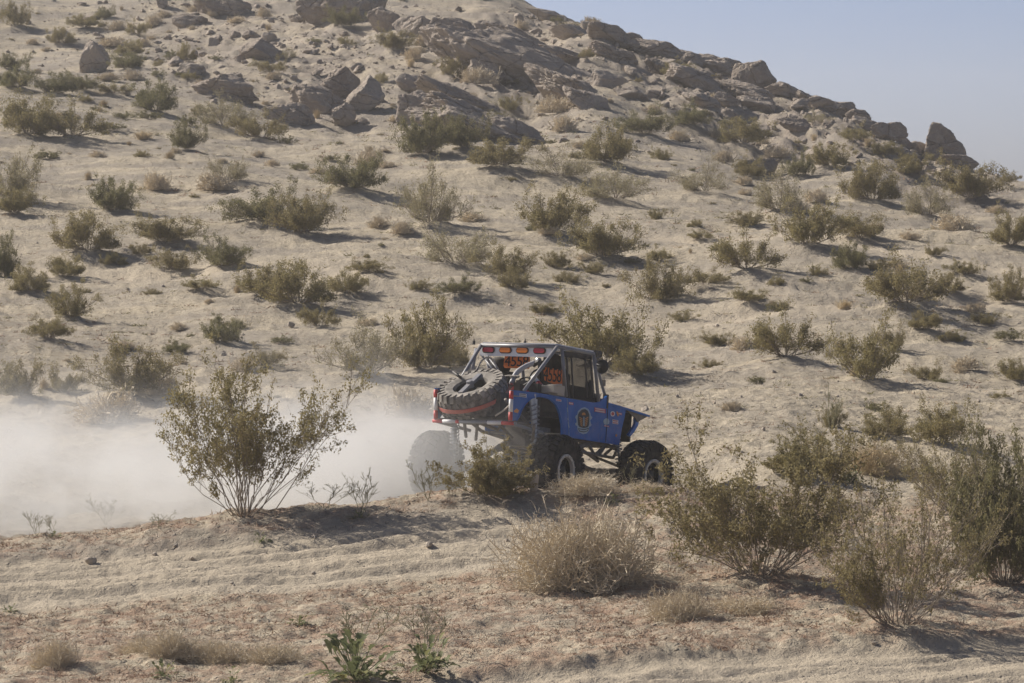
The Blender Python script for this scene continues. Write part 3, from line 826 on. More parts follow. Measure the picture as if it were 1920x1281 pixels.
def ribbons(P, rad_, g):
    """thin twisted strips for the finest twigs: one quad per segment"""
    N, K, _ = P.shape
    T = unit(np.gradient(P, axis=1))
    A = unit(np.cross(T, unit(g.normal(size=(N, 1, 3))) + 0 * T)) * rad_[..., None]
    V = np.stack([P - A, P + A], 2).reshape(-1, 3)
    idx = np.arange(N * K * 2).reshape(N, K, 2)
    Q = np.stack([idx[:, :-1, 0], idx[:, :-1, 1], idx[:, 1:, 1], idx[:, 1:, 0]], -1).reshape(-1, 4)
    return V, Q

def branch(g, start, dirs, L, K, wob, lift=0.1, droop=0.0):
    N = len(start); t = np.linspace(0, 1, K)
    w = np.cumsum(g.normal(scale=wob, size=(N, K, 3)), axis=1) * (t[None, :, None] > 0)
    P = start[:, None] + L[:, None, None] * (t[None, :, None] * dirs[:, None] + (lift * t ** 1.7 - droop * t ** 2.5)[None, :, None] * np.array([0, 0, 1.0]) + w)
    return P

def along(P, t):
    K = P.shape[1]; f = t * (K - 1); i = np.minimum(f.astype(int), K - 2); f = (f - i)[:, None]
    n = np.arange(len(P))
    return P[n, i] * (1 - f) + P[n, i + 1] * f, unit(P[n, i + 1] - P[n, i])

def children_of(g, P, L, per, t0, t1, spread, lens, K, wob, lift):
    n = len(P); ii = np.repeat(np.arange(n), per)
    t = g.uniform(t0, t1, len(ii))
    s, tan = along(P[ii], t)
    d = unit(tan + spread * unit(g.normal(size=(len(ii), 3))) + np.array([0, 0, 0.25]))
    LL = L[ii] * g.uniform(lens[0], lens[1], len(ii)) * (1.15 - 0.5 * t)
    return branch(g, s, d, LL, K, wob, lift), LL

def quads_leaves(g, C, size, aspect=0.45, updir=0.5):
    N = len(C)
    a = unit(g.normal(size=(N, 3)) + np.array([0, 0, updir])); b = unit(np.cross(a, g.normal(size=(N, 3))))
    s = size * g.uniform(0.6, 1.3, N)
    a = a * s[:, None]; b = b * (s * aspect)[:, None]
    V = np.stack([C - a, C + b, C + a, C - b], 1).reshape(-1, 3)
    Q = np.arange(N * 4).reshape(N, 4)
    return V, Q

def gen_creosote(seed, stems=20, sec=6, ter=4, leaves=9, spread=1.0, leaf=0.035, bare=0.0, wob=0.02, r0=0.10, stem_r=0.011, clump=0.03, lowcut=0.25, fan=None, lift=0.12):
    g = np.random.RandomState(seed)
    az = g.uniform(0, 2 * math.pi, stems); tilt = spread * np.sqrt(g.rand(stems)) 
    d = np.stack([np.cos(az) * np.sin(tilt), np.sin(az) * np.sin(tilt), np.cos(tilt)], 1)
    base = np.stack([np.cos(az), np.sin(az), 0 * az], 1) * (r0 * g.rand(stems) ** 0.5)[:, None]
    L = g.uniform(0.62, 1.08, stems) * (1 + 0.25 * np.sin(az * 2 + seed))
    if fan:
        pick = g.choice(len(fan), stems, p=np.array([f[2] for f in fan]) / sum(f[2] for f in fan))
        a_ = np.radians(np.array([fan[q][0] for q in pick]) + g.normal(scale=5, size=stems)); dep_ = g.normal(scale=0.42, size=stems)
        d = unit(np.stack([np.sin(a_), dep_ * 0.8, np.cos(a_)], 1)); L = np.array([fan[q][1] for q in pick]) * g.uniform(0.78, 1.05, stems)
        base = np.stack([0.12 * np.sin(a_) * g.rand(stems) + g.normal(scale=0.03, size=stems), g.normal(scale=0.06, size=stems), 0 * a_], 1)
    S = branch(g, base, d, L, 7, wob, lift)
    S1, L1 = children_of(g, S, L, sec, lowcut, 0.98, 0.75, (0.22, 0.5), 4, wob * 1.5, 0.08)
    S2, L2 = children_of(g, S1, L1, ter, 0.25, 1.0, 0.8, (0.35, 0.7), 3, wob * 2, 0.05)
    tV, tQ, tt = [], [], []
    off = 0
    for P, r_a, r_b, sides in ((S, stem_r, stem_r * 0.4, 4), (S1, stem_r * 0.45, stem_r * 0.2, 3), (S2, stem_r * 0.24, stem_r * 0.14, 2)):
        rr_ = np.linspace(r_a, r_b, P.shape[1])[None, :] * g.uniform(0.6, 1.2, (len(P), 1))
        V, Q = tubes(P, rr_, sides) if sides > 2 else ribbons(P, rr_ * 1.15, g)
        tV.append(V); tQ.append(Q + off); off += len(V)
        tt.append(np.repeat(g.rand(len(P)), P.shape[1] * sides))
    stemsg = (np.vstack(tV), np.vstack(tQ), np.concatenate(tt))
    # leaf sprays at the twig ends; some twigs stay bare
    keep = np.where(g.rand(len(S2)) > bare)[0]
    ii = np.repeat(keep, leaves)
    t = g.uniform(0.15, 1.0, len(ii)) ** 0.7
    C, _ = along(S2[ii], t)
    k1 = np.repeat(np.arange(len(S1)), max(1, leaves // 2)); C1, _ = along(S1[k1], g.uniform(0.5, 1, len(k1)))
    C = np.vstack([C, C1]) + g.normal(scale=clump, size=(len(C) + len(C1), 3))
    C = C[C[:, 2] > 0.02]
    V, Q = quads_leaves(g, C, leaf)
    tint = np.clip(0.5 + 0.35 * noise3(C[:, 0] * 5, C[:, 1] * 5, C[:, 2] * 5, seed) + g.normal(scale=0.17, size=len(C)), 0, 1)
    return stemsg, (V, Q, np.repeat(tint, 4))

def norm_bush(stemsg, leavesg):
    A = leavesg[0] if leavesg is not None else stemsg[0]
    lo, hi = np.percentile(A, 1.5, axis=0), np.percentile(A, 98.5, axis=0)
    w = 0.5 * ((hi[0] - lo[0]) + (hi[1] - lo[1])); h = hi[2]
    c = np.array([(hi[0] + lo[0]) / 2 * 0.3, (hi[1] + lo[1]) / 2 * 0.3, 0])
    f = np.array([1 / w, 1 / w, 1 / h])
    out = []
    for gm_ in (stemsg, leavesg):
        out.append(None if gm_ is None else ((gm_[0] - c) * f, gm_[1], gm_[2]))
    return out

def bush_meshes(seed, leafmat, **kw):
    s, l = norm_bush(*gen_creosote(seed, **kw))
    return (make_mesh('stem_cluster', s[0], s[1], [M['stem']], False, {'tint': s[2]}),
            make_mesh('foliage', l[0], l[1], [M[leafmat]], False, {'tint': l[2]}))

def gen_dome(seed, n=260, sub=5, flat=1.0, rad_=0.004, K=5, tick=0):
    g = np.random.RandomState(seed)
    az = g.uniform(0, 6.283, n); el = np.arcsin(g.uniform(0.02, 1.0, n))
    d = np.stack([np.cos(az) * np.cos(el), np.sin(az) * np.cos(el), np.sin(el)], 1)
    base = g.normal(scale=0.12, size=(n, 3)) * np.array([1, 1, 0])
    L = g.uniform(0.26, 0.42, n) * (1 + 0.18 * noise3(d[:, 0] * 2 + seed, d[:, 1] * 2, d[:, 2] * 2, seed))
    S = branch(g, base, d, L, K, 0.05, 0.05, 0.12)
    S1, L1 = children_of(g, S, L, sub, 0.25, 1.0, 1.2, (0.3, 0.6), 5, 0.10, 0.02)
    S2, L2 = children_of(g, S1, L1, 3, 0.2, 1.0, 1.6, (0.35, 0.8), 4, 0.14, 0.0)
    VV, QQ, TT, off = [], [], [], 0
    for P, r_ in ((S, rad_ * 1.4), (S1, rad_), (S2, rad_ * 0.75)):
        V, Q = ribbons(P, np.full(P.shape[:2], r_) * g.uniform(0.7, 1.3, (len(P), 1)), g)
        VV.append(V); QQ.append(Q + off); off += len(V); TT.append(np.repeat(g.rand(len(P)), P.shape[1] * 2))
    V = np.vstack(VV); V[:, 2] = np.abs(V[:, 2])
    return norm_bush((V, np.vstack(QQ), np.concatenate(TT)), None)[0]

def dome_mesh(seed, mat, **kw):
    s = gen_dome(seed, **kw)
    return make_mesh('dry_twigs', s[0], s[1], [M[mat]], False, {'tint': s[2]})

def gen_tuft(seed, n=160, mat='gold', spread=0.5):
    g = np.random.RandomState(seed)
    az = g.uniform(0, 6.283, n); tilt = spread * g.rand(n)
    d = np.stack([np.cos(az) * np.sin(tilt), np.sin(az) * np.sin(tilt), np.cos(tilt)], 1)
    S = branch(g, g.normal(scale=0.1, size=(n, 3)) * np.array([1, 1, 0]), d, g.uniform(.5, 1, n), 4, 0.03, 0, 0.15)
    V, Q = tubes(S, np.linspace(0.012, 0.004, 4)[None, :] * np.ones((n, 1)), 3)
    s = norm_bush((V, Q, np.repeat(g.rand(n), 12)), None)[0]
    return make_mesh('grass_blades', s[0], s[1], [M[mat]], False, {'tint': s[2]})

# variants for the hillside
VAR = {
 'c': [bush_meshes(10 + i, 'creosote', stems=[26, 30, 20, 28, 32][i], sec=7, ter=5, leaves=14, spread=[1.4, 1.5, 1.3, 1.55, 1.35][i], leaf=0.025, clump=0.045, bare=0.1, lowcut=0.08, r0=0.2, lift=0.02) for i in range(5)],
 'k': [bush_meshes(30 + i, 'dark_leaf', stems=[32, 34, 28][i], sec=7, ter=5, leaves=14, spread=[1.5, 1.4, 1.55][i], leaf=0.026, clump=0.045, bare=0.05, lowcut=0.08, r0=0.22, lift=0.02) for i in range(3)],
 'g': [bush_meshes(50 + i, 'grey_leaf', stems=[28, 30, 26][i], sec=7, ter=5, leaves=8, spread=1.5, leaf=0.022, clump=0.045, bare=0.2, stem_r=0.008, lowcut=0.08, r0=0.2, lift=0.02) for i in range(3)],
 's': [bush_meshes(70 + i, 'dark_leaf', stems=30, sec=4, ter=3, leaves=7, spread=1.35, leaf=0.05, clump=0.04) for i in range(2)],
}
DOMES = [dome_mesh(80 + i, 'straw', n=110, sub=5, rad_=0.007) for i in range(3)]
TUFTS = [gen_tuft(90 + i) for i in range(2)]

def zone(x, y):
    sk = skyline(min(max(x, 0), 1920))
    if y - sk < 40 and x > 1000: return 'under the skyline'
    if y < 300: return 'among the hilltop rocks' if 300 < x < 1500 else 'on the upper slope'
    if y < 470: return 'on the middle of the sandy slope'
    if y < 640: return 'on the lower sandy slope'
    return 'at the foot of the slope'
def size_word(w): return 'small' if w < 0.75 else ('mid sized' if w < 1.5 else 'large')
LANDMARKS = [(172, 114, 95, 'beside the upright craggy boulder'), (487, 98, 75, 'beside the rounded grey boulder and sand drift'), (642, 224, 60, 'beside the grey pointed boulder'),
             (660, 165, 70, 'by the two dark faced boulders'), (880, 232, 130, 'around the whaleback rock'), (960, 120, 130, 'along the long dark slab'), (640, 10, 90, 'below the dark cliff outcrop'),
             (420, 165, 75, 'by the layered pale ledge'), (1762, 264, 110, 'near the pointed skyline rock'), (1348, 122, 110, 'below the broad skyline outcrop'), (1520, 440, 110, 'next to the dense bush on its hummock'),
             (1662, 242, 80, 'below the split skyline boulder'), (1425, 314, 80, 'near the half hidden dark boulder'), (1705, 560, 110, 'next to the broad olive bush by the hillside track'), (1620, 700, 130, 'next to the bush with the cut stump'),
             (1130, 680, 130, 'behind the buggy cab'), (780, 690, 140, 'behind the buggy tail'), (245, 740, 170, 'at the edge of the dust'), (350, 42, 70, 'by the block of pale stone')]
def bush_label(w, h, kn, x, y):
    best = min(((math.hypot(x - a, y - b) / r_, t_) for a, b, r_, t_ in LANDMARKS), key=lambda q: q[0])
    shape = 'low spreading' if h < 0.42 * w else ('upright' if h > 0.75 * w else 'rounded')
    kn2 = kn.replace('rounded ', '').replace('low spreading ', '')
    return f"{size_word(w)} {shape} {kn2} {best[1] if best[0] < 1 else zone(x, y)}"
for o, x, y, wpx in loose:
    best = min(((math.hypot(x - a, y - b) / (r_ * 1.25), t_) for a, b, r_, t_ in LANDMARKS), key=lambda q: q[0])
    sw = 'small' if wpx < 12 else ('mid sized' if wpx < 18 else 'large')
    fl = 'flat' if o.scale.z < 0.62 * o.scale.x else ('blocky' if o.scale.z > 0.76 * o.scale.x else 'angular')
    o['label'] = f"{sw} {fl} loose grey rock {best[1] if best[0] < 1 else zone(x, y)}"; o['group'] = 'loose rocks of the hill'
def plural(kn): return (kn + 'es' if kn.endswith('bush') else kn + 's') + ' of the hillside'
KINDS = {'c': ('creosote_bush', 'olive creosote bush'), 'k': ('creosote_bush', 'dark green creosote bush'), 'g': ('creosote_bush', 'greyish half bare creosote bush'),
         's': ('low_scrub', 'low spreading green scrub'), 'd': ('dry_shrub', 'pale rounded dry shrub'), 't': ('grass_tuft', 'golden dry grass tuft')}

def place_bush(p, w, h, k, label, group, name=None, meshes=None, seed=None):
    rot = rng.uniform(0, 6.283) if meshes is None else rng.uniform(-0.15, 0.15)
    z = p[2]
    nm, _ = KINDS.get(k, (name, ''))
    nm = name or nm
    sc_ = (w * 1.04, w, h * 0.88) if meshes is None and k in 'ckg' else (w, w * 0.95, h)
    if k in 'dt' and meshes is None:
        o = link(nm, (DOMES if k == 'd' else TUFTS)[rng.randrange(3 if k == 'd' else 2)], None, (p[0], p[1], z - 0.02), (0, 0, rot), (w, w * rng.uniform(.75, 1.1), h * rng.uniform(0.7, 1.0)))
        tag(o, label, 'shrub' if k == 'd' else 'grass', group); return o
    e = link(nm, None, None, (p[0], p[1], z - 0.03), (0, 0, rot), sc_)
    e.empty_display_size = 0.2
    tag(e, label, 'bush', group)
    ms_ = meshes or VAR[k][rng.randrange(len(VAR[k]))]
    link('stem_cluster', ms_[0], e); link('foliage', ms_[1], e)
    return e

SPECIAL = {(1130, 700): 'large olive creosote bush right behind the buggy cab', (790, 298): 'dark green bush in front of the whaleback rock',
           (872, 284): 'smaller dark bush against the side of the whaleback rock', (800, 702): 'tall loose creosote bush behind the buggy spare tyre',
           (690, 708): 'greyish creosote bush at the edge of the dust beside a taller one', (1620, 722): 'large olive bush with a bright cut stump at its foot',
           (245, 745): 'large olive bush at the upper edge of the dust cloud', (1520, 467): 'large dense olive bush on a sand hummock beside a grey one',
           (200, 790): 'dry shrub veiled in the dust cloud'}
for p, w, h, k, x, y in placed:
    zz = ground(p[0], p[1])[0]
    _, kn = KINDS[k]
    lab = SPECIAL.get((x, y)) or bush_label(w, h, kn, x, y)
    place_bush((p[0], p[1], zz), w, h, k, lab, None if (x, y) in SPECIAL else plural(kn))

# more of the small scrub between the measured ones
n_s = 0
while n_s < 240:
    x, y = rng.uniform(0, 1920), (rng.uniform(0, 780) if n_s % 2 else rng.uniform(0, 320))
    if y < skyline(x) + 5 or (760 < x < 1260 and y > 620): continue
    if y < 0: continue
    k = rng.choices('dtcs', (4 if y < 330 else 2, 1, 2.5, 2))[0]
    s0 = 0.68 + 0.32 * min(max(y, 60) / 600, 1)
    w = (14 + 34 * rng.random() ** 1.7) * s0; h = w * rng.uniform(0.35, 0.6) * (1.3 if k == 't' else 1)
    if k == 't': w *= 0.5
    p = px_ground(x, y); s = px_size(p)
    zz = ground(p[0], p[1])[0]
    _, kn = KINDS[k]
    place_bush((p[0], p[1], zz), w * s, h * s, k, bush_label(w * s, h * s, kn, x, y), plural(kn))
    n_s += 1

# near shrubs, each its own mesh
for i, (p, w, h, k, lab) in enumerate(near_placed):
    zz = ground(p[0], p[1])[0]
    q = (p[0], p[1], zz)
    if k == 'C': ms_ = bush_meshes(200 + i, 'creosote', fan=None if i else [(-38, 1.08, 4), (-24, 1.12, 5), (-10, 1.02, 6), (3, 0.98, 6), (14, 0.95, 4), (30, 0.7, 2), (47, 1.22, 4), (-62, 0.6, 2)], stems=46 if i else 40, sec=8, ter=5, leaves=14, spread=1.25 if i else 1.05, leaf=0.0165 if i else 0.0145, clump=0.016, bare=0.10, wob=0.032, stem_r=0.0055, r0=0.2, lowcut=0.2 if i else 0.25)
    elif k == 'B': ms_ = bush_meshes(200 + i, 'creosote', stems=60, sec=7, ter=4, leaves=14, spread=1.35, leaf=0.025, clump=0.022, bare=0.03, stem_r=0.007, lowcut=0.12, r0=0.2)
    elif k == 'S': ms_ = bush_meshes(200 + i, 'creosote', stems=50, sec=8, ter=5, leaves=9, spread=1.1, leaf=0.0145, clump=0.014, bare=0.2, wob=0.024, stem_r=0.006, lowcut=0.25, r0=0.2)
    elif k == 'K': ms_ = bush_meshes(200 + i, 'dark_leaf', stems=56, sec=9, ter=5, leaves=14, spread=1.3, leaf=0.0195, clump=0.016, bare=0.03, stem_r=0.0075, lowcut=0.12, r0=0.2)
    elif k in 'DG':
        n = 330 if w > 1.6 else 150
        o = link('dry_shrub', dome_mesh(200 + i, 'straw' if k == 'D' else 'gold', n=n, sub=7, rad_=0.0022 if w > 1.6 else 0.0024), None, (q[0], q[1], zz - 0.02), (0, 0, 0), (w * 0.88, w * 0.8, h * 0.88))
        tag(o, lab, 'shrub'); continue
    else:
        place_bush(q, w, h, k, lab, None); continue
    place_bush(q, w, h, k, lab, None, name='creosote_bush', meshes=ms_)

# bare dead branches lying at shrub feet and on the sand
DEAD = [(1690,1150,150,40,'white dead branches sprawling at the foot of the leggy creosote'),(1450,1075,150,40,'pale dead twigs in the base of the wide creosote bush'),
        (1300,1150,70,24,'bent white stick in front of the small pale shrub'),(1195,978,80,20,'broken brown twigs on the sand beside the pale dome'),
        (75,1228,24,26,'pale bent twig standing beside small round dry brush'),(590,1010,60,14,'thin dead twigs on the berm below the leggy creosote'),
        (1010,918,40,40,'short grey weathered post on the berm behind the buggy')]
for i, (x, y, w, h, lab) in enumerate(DEAD[:-1]):
    p = px_ground(x, y, True); s = px_size(p); g = np.random.RandomState(400 + i)
    n = 9 if w > 100 else 4
    az = g.uniform(0, 6.28, n); d = np.stack([np.cos(az), np.sin(az) * 0.7, g.uniform(0.1, 0.8, n) * h / w * 2], 1)
    S = branch(g, g.normal(scale=0.03, size=(n, 3)) * np.array([1, 1, 0]), unit(d), np.full(n, w * s * 0.5) * g.uniform(.6, 1, n), 6, 0.07, 0.05, 0.1)
    S1, _ = children_of(g, S, np.full(n, w * s * 0.5), 3, 0.3, 0.9, 0.9, (0.2, 0.5), 4, 0.08, 0)
    V, Q = tubes(S, np.linspace(0.010, 0.004, 6)[None] * np.ones((n, 1)), 4); V1, Q1 = tubes(S1, np.linspace(0.005, 0.002, 4)[None] * np.ones((len(S1), 1)), 3)
    V = np.vstack([V, V1]); V[:, 2] = np.maximum(V[:, 2], 0.0)
    me = make_mesh('dead_branch', V, np.vstack([Q, Q1 + len(V) - len(V1)]), [M['dead']], False, {'tint': np.full(len(V), 0.3)})
    tag(link('dead_branch', me, None, (p[0], p[1], p[2] + 0.01)), lab, 'branch')
# weathered stub post by the buggy wheel
p = px_ground(1001, 919, True); s = px_size(p)
bm = bmesh.new(); bmesh.ops.create_cone(bm, segments=9, radius1=0.062, radius2=0.055, depth=0.27, cap_ends=True)
for v in bm.verts:
    v.co.x += 0.012 * math.sin(v.co.y * 60 + v.co.z * 9); v.co.z += 0.03 * math.sin(v.co.x * 40) if v.co.z > 0 else 0
me = bpy.data.meshes.new('weathered_post'); bm.to_mesh(me); bm.free(); me.materials.append(M['dead'])
me.attributes.new('tint', 'FLOAT', 'POINT')
tag(link('weathered_post', me, None, (p[0], p[1], p[2] + 0.10), (0.03, 0.05, 0)), DEAD[-1][4], 'post')

# green leafy weeds and thin stalks
def leafy_mesh(seed, n=34):
    g = np.random.RandomState(seed); V, Q, T = [], [], []
    for i in range(n):
        az = g.uniform(0, 6.283); el = g.uniform(0.15, 1.3); Lf = g.uniform(0.14, 0.36); b0 = np.array([math.cos(az), math.sin(az), 0]) * g.uniform(0, 0.42)
        b0[2] = g.uniform(0, 0.5) * (1 if el > 0.7 else 0.3)
        d = np.array([math.cos(az) * math.cos(el), math.sin(az) * math.cos(el), math.sin(el)]); side = np.array([-math.sin(az), math.cos(az), 0])
        K = 8; wd = g.uniform(0.035, 0.075)
        o = len(V)
        for j in range(K):
            t = j / (K - 1); c = b0 + d * Lf * t + np.array([0, 0, -0.22 * t * t * Lf * 2])
            ww = wd * (0.25 + 0.9 * math.sin(min(t * 1.15, 1) * math.pi * 0.9) ** 0.8) * (0.62 if j % 2 else 1.08) * (0.15 if j == K - 1 else 1)
            curl = np.array([0, 0, 0.3 * ww])
            V += [c - side * ww + curl, c, c + side * ww + curl]; T += [g.uniform(0, 0.9) if False else 0.25 + 0.4 * g.rand()] * 3
            if j:
                a = o + (j - 1) * 3
                Q += [[a, a + 1, a + 4, a + 3], [a + 1, a + 2, a + 5, a + 4]]
        o2 = len(V); V += [np.array([-0.006, 0, 0.0]), np.array([0.006, 0, 0.0])]; T += [0.4, 0.4]; Q.append([o2, o2 + 1, o + 1, o])
        if i % 9 == 0:
            for q in range(o, len(V)): T[q] = 0.92
    V = np.array(V); V[:, 2] = np.maximum(V[:, 2], 0.02)
    s = norm_bush((V, np.array(Q), np.array(T)), None)[0]
    return make_mesh('weed_leaves', s[0], s[1], [M['green_leaf']], True, {'tint': s[2]})
for i, (x, y, w, h, lab) in enumerate(LEAFY):
    p = px_ground(x, y, True); s = px_size(p)
    tag(link('leafy_weed', leafy_mesh(500 + i, 90 if w > 90 else 34), None, (p[0], p[1], p[2] - 0.01), (0, 0, i * 1.3), (w * s, w * s * 0.8, h * s)), lab, 'weed')
def stalk_mesh(seed):
    g = np.random.RandomState(seed); n = 4
    az = g.uniform(0, 6.28, n); d = np.stack([np.cos(az) * 0.3, np.sin(az) * 0.3, np.ones(n)], 1)
    S = branch(g, np.zeros((n, 3)), unit(d), g.uniform(.6, 1, n), 6, 0.03, 0)
    S1, L1 = children_of(g, S, np.ones(n), 9, 0.3, 1.0, 0.8, (0.2, 0.4), 4, 0.04, 0.1)
    S2, L2 = children_of(g, S1, L1, 3, 0.4, 1.0, 0.8, (0.3, 0.5), 3, 0.05, 0.1)
    VV, QQ, off = [], [], 0
    for P, r_ in ((S, 0.0055), (S1, 0.0036), (S2, 0.0034)):
        V, Q = tubes(P, np.full(P.shape[:2], r_), 3); VV.append(V); QQ.append(Q + off); off += len(V)
    V = np.vstack(VV)
    s = norm_bush((V, np.vstack(QQ), 0.35 + 0.3 * g.rand(len(V))), None)[0]
    return make_mesh('weed_stalk', s[0], s[1], [M['weed']], False, {'tint': s[2]})
SV = [stalk_mesh(600 + i) for i in range(4)]
for i, (x, y, w, h) in enumerate(STALK):
    p = px_ground(x, y, True); s = px_size(p)
    o = link('dry_stalk', SV[i % 4], None, (p[0], p[1], p[2] - 0.01), (0, 0, i), (w * s, w * s, h * s))
    where = ('beside the green leafy weeds' if y > 1100 else ('on the berm crest in front of the dust' if x < 900 else 'on the sand right of the buggy'))
    tag(o, f"thin forked weed stalk {where}", 'weed', f"thin stalks {where}")

# uncounted ground cover: dry litter of the foreground, sparse tiny scrub of the slope
def blade_field(name, pts, sizes, mat, seed, per, lean=1.0, wd=0.12):
    g = np.random.RandomState(seed); n = len(pts) * per
    C = np.repeat(np.asarray(pts), per, axis=0); s = np.repeat(np.asarray(sizes), per)
    C = C + g.normal(size=(n, 3)) * (s * 0.55)[:, None] * np.array([1, 1, 0])
    C[:, 2] = np.repeat(np.asarray(pts)[:, 2], per)
    d = unit(g.normal(size=(n, 3)) * np.array([lean, lean, 0.4]) + np.array([0, 0, 0.55])); d[:, 2] = np.abs(d[:, 2])
    sd_ = unit(np.cross(d, g.normal(size=(n, 3))))
    Lf = s * g.uniform(0.4, 1.1, n)
    V = np.stack([C - sd_ * (s * wd)[:, None] * 0.5, C + sd_ * (s * wd)[:, None] * 0.5, C + d * Lf[:, None]], 1).reshape(-1, 3)
    return make_mesh(name, V, np.arange(n * 3).reshape(n, 3), [M[mat]], False, {'tint': np.repeat(np.repeat(g.rand(len(pts)), per) * 0.7 + 0.3 * g.rand(n), 3)})
g = np.random.RandomState(77)
P3 = np.stack([g.uniform(-300, 2220, 18000), g.uniform(915, 1290, 18000)], 1)
pp = px_ground_many(P3)
_, _, (rd, r2_, u_, rq, _a, _b) = detail_height(pp[:, 0], pp[:, 1])
patch = fbm2(pp[:, 0] * 0.8, pp[:, 1] * 0.8, 3, 61)
keep = (rd < 0.15) & (r2_ < 0.15) & (rq < 60) & (patch + g.normal(scale=0.35, size=len(pp)) > 0.0)
tag(link('dry_litter', blade_field('dry_litter', pp[keep], g.uniform(0.04, 0.10, keep.sum()), 'litter', 62, 7)), 'reddish dry plant litter matted over the near ground', 'litter', kind='stuff')
P4 = np.stack([g.uniform(-300, 2220, 16000), 20 + 830 * g.rand(16000) ** 0.8], 1)
P4 = P4[P4[:, 1] > skyline(np.clip(P4[:, 0], 0, 1920)) + 5]
pp = px_ground_many(P4)
patch = fbm2(pp[:, 0] * 0.35, pp[:, 1] * 0.35, 3, 63)
keep = (patch + g.normal(scale=0.45, size=len(pp)) > 0.05) & (np.hypot(pp[:, 0], pp[:, 1]) < 235)
pk = pp[keep]; half = g.rand(len(pk)) < 0.45
sz_ = (0.035 + 0.12 * g.rand(len(pk)) ** 2) * np.clip(np.hypot(pk[:, 0], pk[:, 1]) / 90, 0.8, 1.5)
tag(link('ground_scrub', blade_field('ground_scrub', pk[half], sz_[half], 'dark_leaf', 64, 10, 1.3, 0.16)), 'tiny green ground scrub dotted over the slope', 'ground cover', kind='stuff')
tag(link('dry_grass', blade_field('dry_grass', pk[~half], sz_[~half], 'litter', 65, 9, 1.3, 0.13)), 'tiny dry brown grass dotted over the slope', 'ground cover', kind='stuff')
# ------------------------------------------------------------------ the racing buggy
def paint_blue():
    t = NT('blue_paint'); P = t.obj()
    up = t.n('ShaderNodeSeparateXYZ'); t.l(P, up.inputs[0])
    low = t.ramp(up.outputs[2], 1.55, 0.85, 0.0, 0.45)
    spl = t.ramp(t.noise(P, 9.0, 7, 0.7), 0.48, 0.78, 0.0, 0.75)
    c = t.mix(t.ramp(t.noise(P, 2.5, 4), 0.3, 0.7), (0.002, 0.125, 0.48), (0.002, 0.10, 0.39))
    c = t.mix(t.math('MULTIPLY', t.math('ADD', t.math('MULTIPLY', low, 1.0), 0.06), spl), c, (0.36, 0.30, 0.235))
    c = t.mix(t.ramp(t.noise(P, 60, 3, 0.7), 0.68, 0.80, 0, 0.4), c, (0.36, 0.31, 0.25))
    rg = t.ramp(t.noise(P, 5, 4), 0.3, 0.7, 0.32, 0.6)
    return t.done(t.principled(c, rg, spec=0.28).outputs[0])
def net_mat():
    t = NT('window_net'); P = t.obj()
    p = t.principled((0.02, 0.02, 0.022), 0.8)
    tr = t.n('ShaderNodeBsdfTransparent'); mx = t.n('ShaderNodeMixShader'); mx.inputs[0].default_value = 0.60
    t.l(tr.outputs[0], mx.inputs[1]); t.l(p.outputs[0], mx.inputs[2])
    return t.done(mx.outputs[0])
def tyre_mat(name, col_, dust):
    return mat_simple(name, col_, 0.85, dust=dust, nscale=7, spec=0.2)
M['blue'] = paint_blue(); M['net'] = net_mat()
M['tyre'] = tyre_mat('tyre_rubber', (0.018, 0.018, 0.020), 0.22)
M['dusty_tyre'] = mat_simple('dusty_tyre_rubber', (0.085, 0.08, 0.074), 0.9, dust=0.9, dust_col=(0.40, 0.365, 0.32), nscale=5, spec=0.15)
M['tube'] = mat_simple('grey_tube', (0.20, 0.22, 0.26), 0.42, dust=0.40, spec=0.5)
M['steel'] = mat_simple('dusty_steel', (0.115, 0.105, 0.095), 0.6, dust=0.55, spec=0.4)
M['chrome'] = mat_simple('shock_chrome', (0.42, 0.46, 0.52), 0.35, 0.6, dust=0.35)
M['alu'] = mat_simple('brushed_aluminium', (0.90, 0.90, 0.90), 0.4, 0.0, dust=0.04)
M['rim'] = mat_simple('beadlock_rim', (0.80, 0.73, 0.62), 0.5, 0.2, dust=0.4)
M['black'] = mat_simple('black_part', (0.018, 0.018, 0.019), 0.55, dust=0.20)
M['charcoal'] = mat_simple('charcoal_fabric', (0.03, 0.03, 0.032), 0.9, dust=0.18)
M['orange'] = mat_simple('orange_plate', (0.72, 0.17, 0.025), 0.6, dust=0.06)
M['ink'] = mat_simple('black_ink', (0.008, 0.008, 0.008), 0.6)
M['red'] = mat_simple('red_tape', (0.52, 0.03, 0.035), 0.5, dust=0.12)
M['white'] = mat_simple('white_tape', (0.72, 0.72, 0.72), 0.5, dust=0.15)
M['strap'] = mat_simple('red_strap', (0.50, 0.10, 0.075), 0.8, dust=0.45)
M['red_lens'] = mat_simple('red_lens', (0.45, 0.012, 0.02), 0.2, spec=0.6)
M['amber_lens'] = mat_simple('amber_lens', (0.80, 0.22, 0.008), 0.2, spec=0.6)
M['hose'] = mat_simple('grey_hose', (0.42, 0.42, 0.44), 0.5, dust=0.2)
M['pale'] = mat_simple('pale_tan', (0.46, 0.42, 0.36), 0.7, dust=0.2)
M['s_pale'] = mat_simple('sticker_pale_blue', (0.36, 0.47, 0.55), 0.6, dust=0.12)
M['s_orange'] = mat_simple('sticker_orange', (0.72, 0.30, 0.05), 0.6, dust=0.12)
M['s_dark'] = mat_simple('sticker_dark', (0.02, 0.025, 0.035), 0.6, dust=0.1)

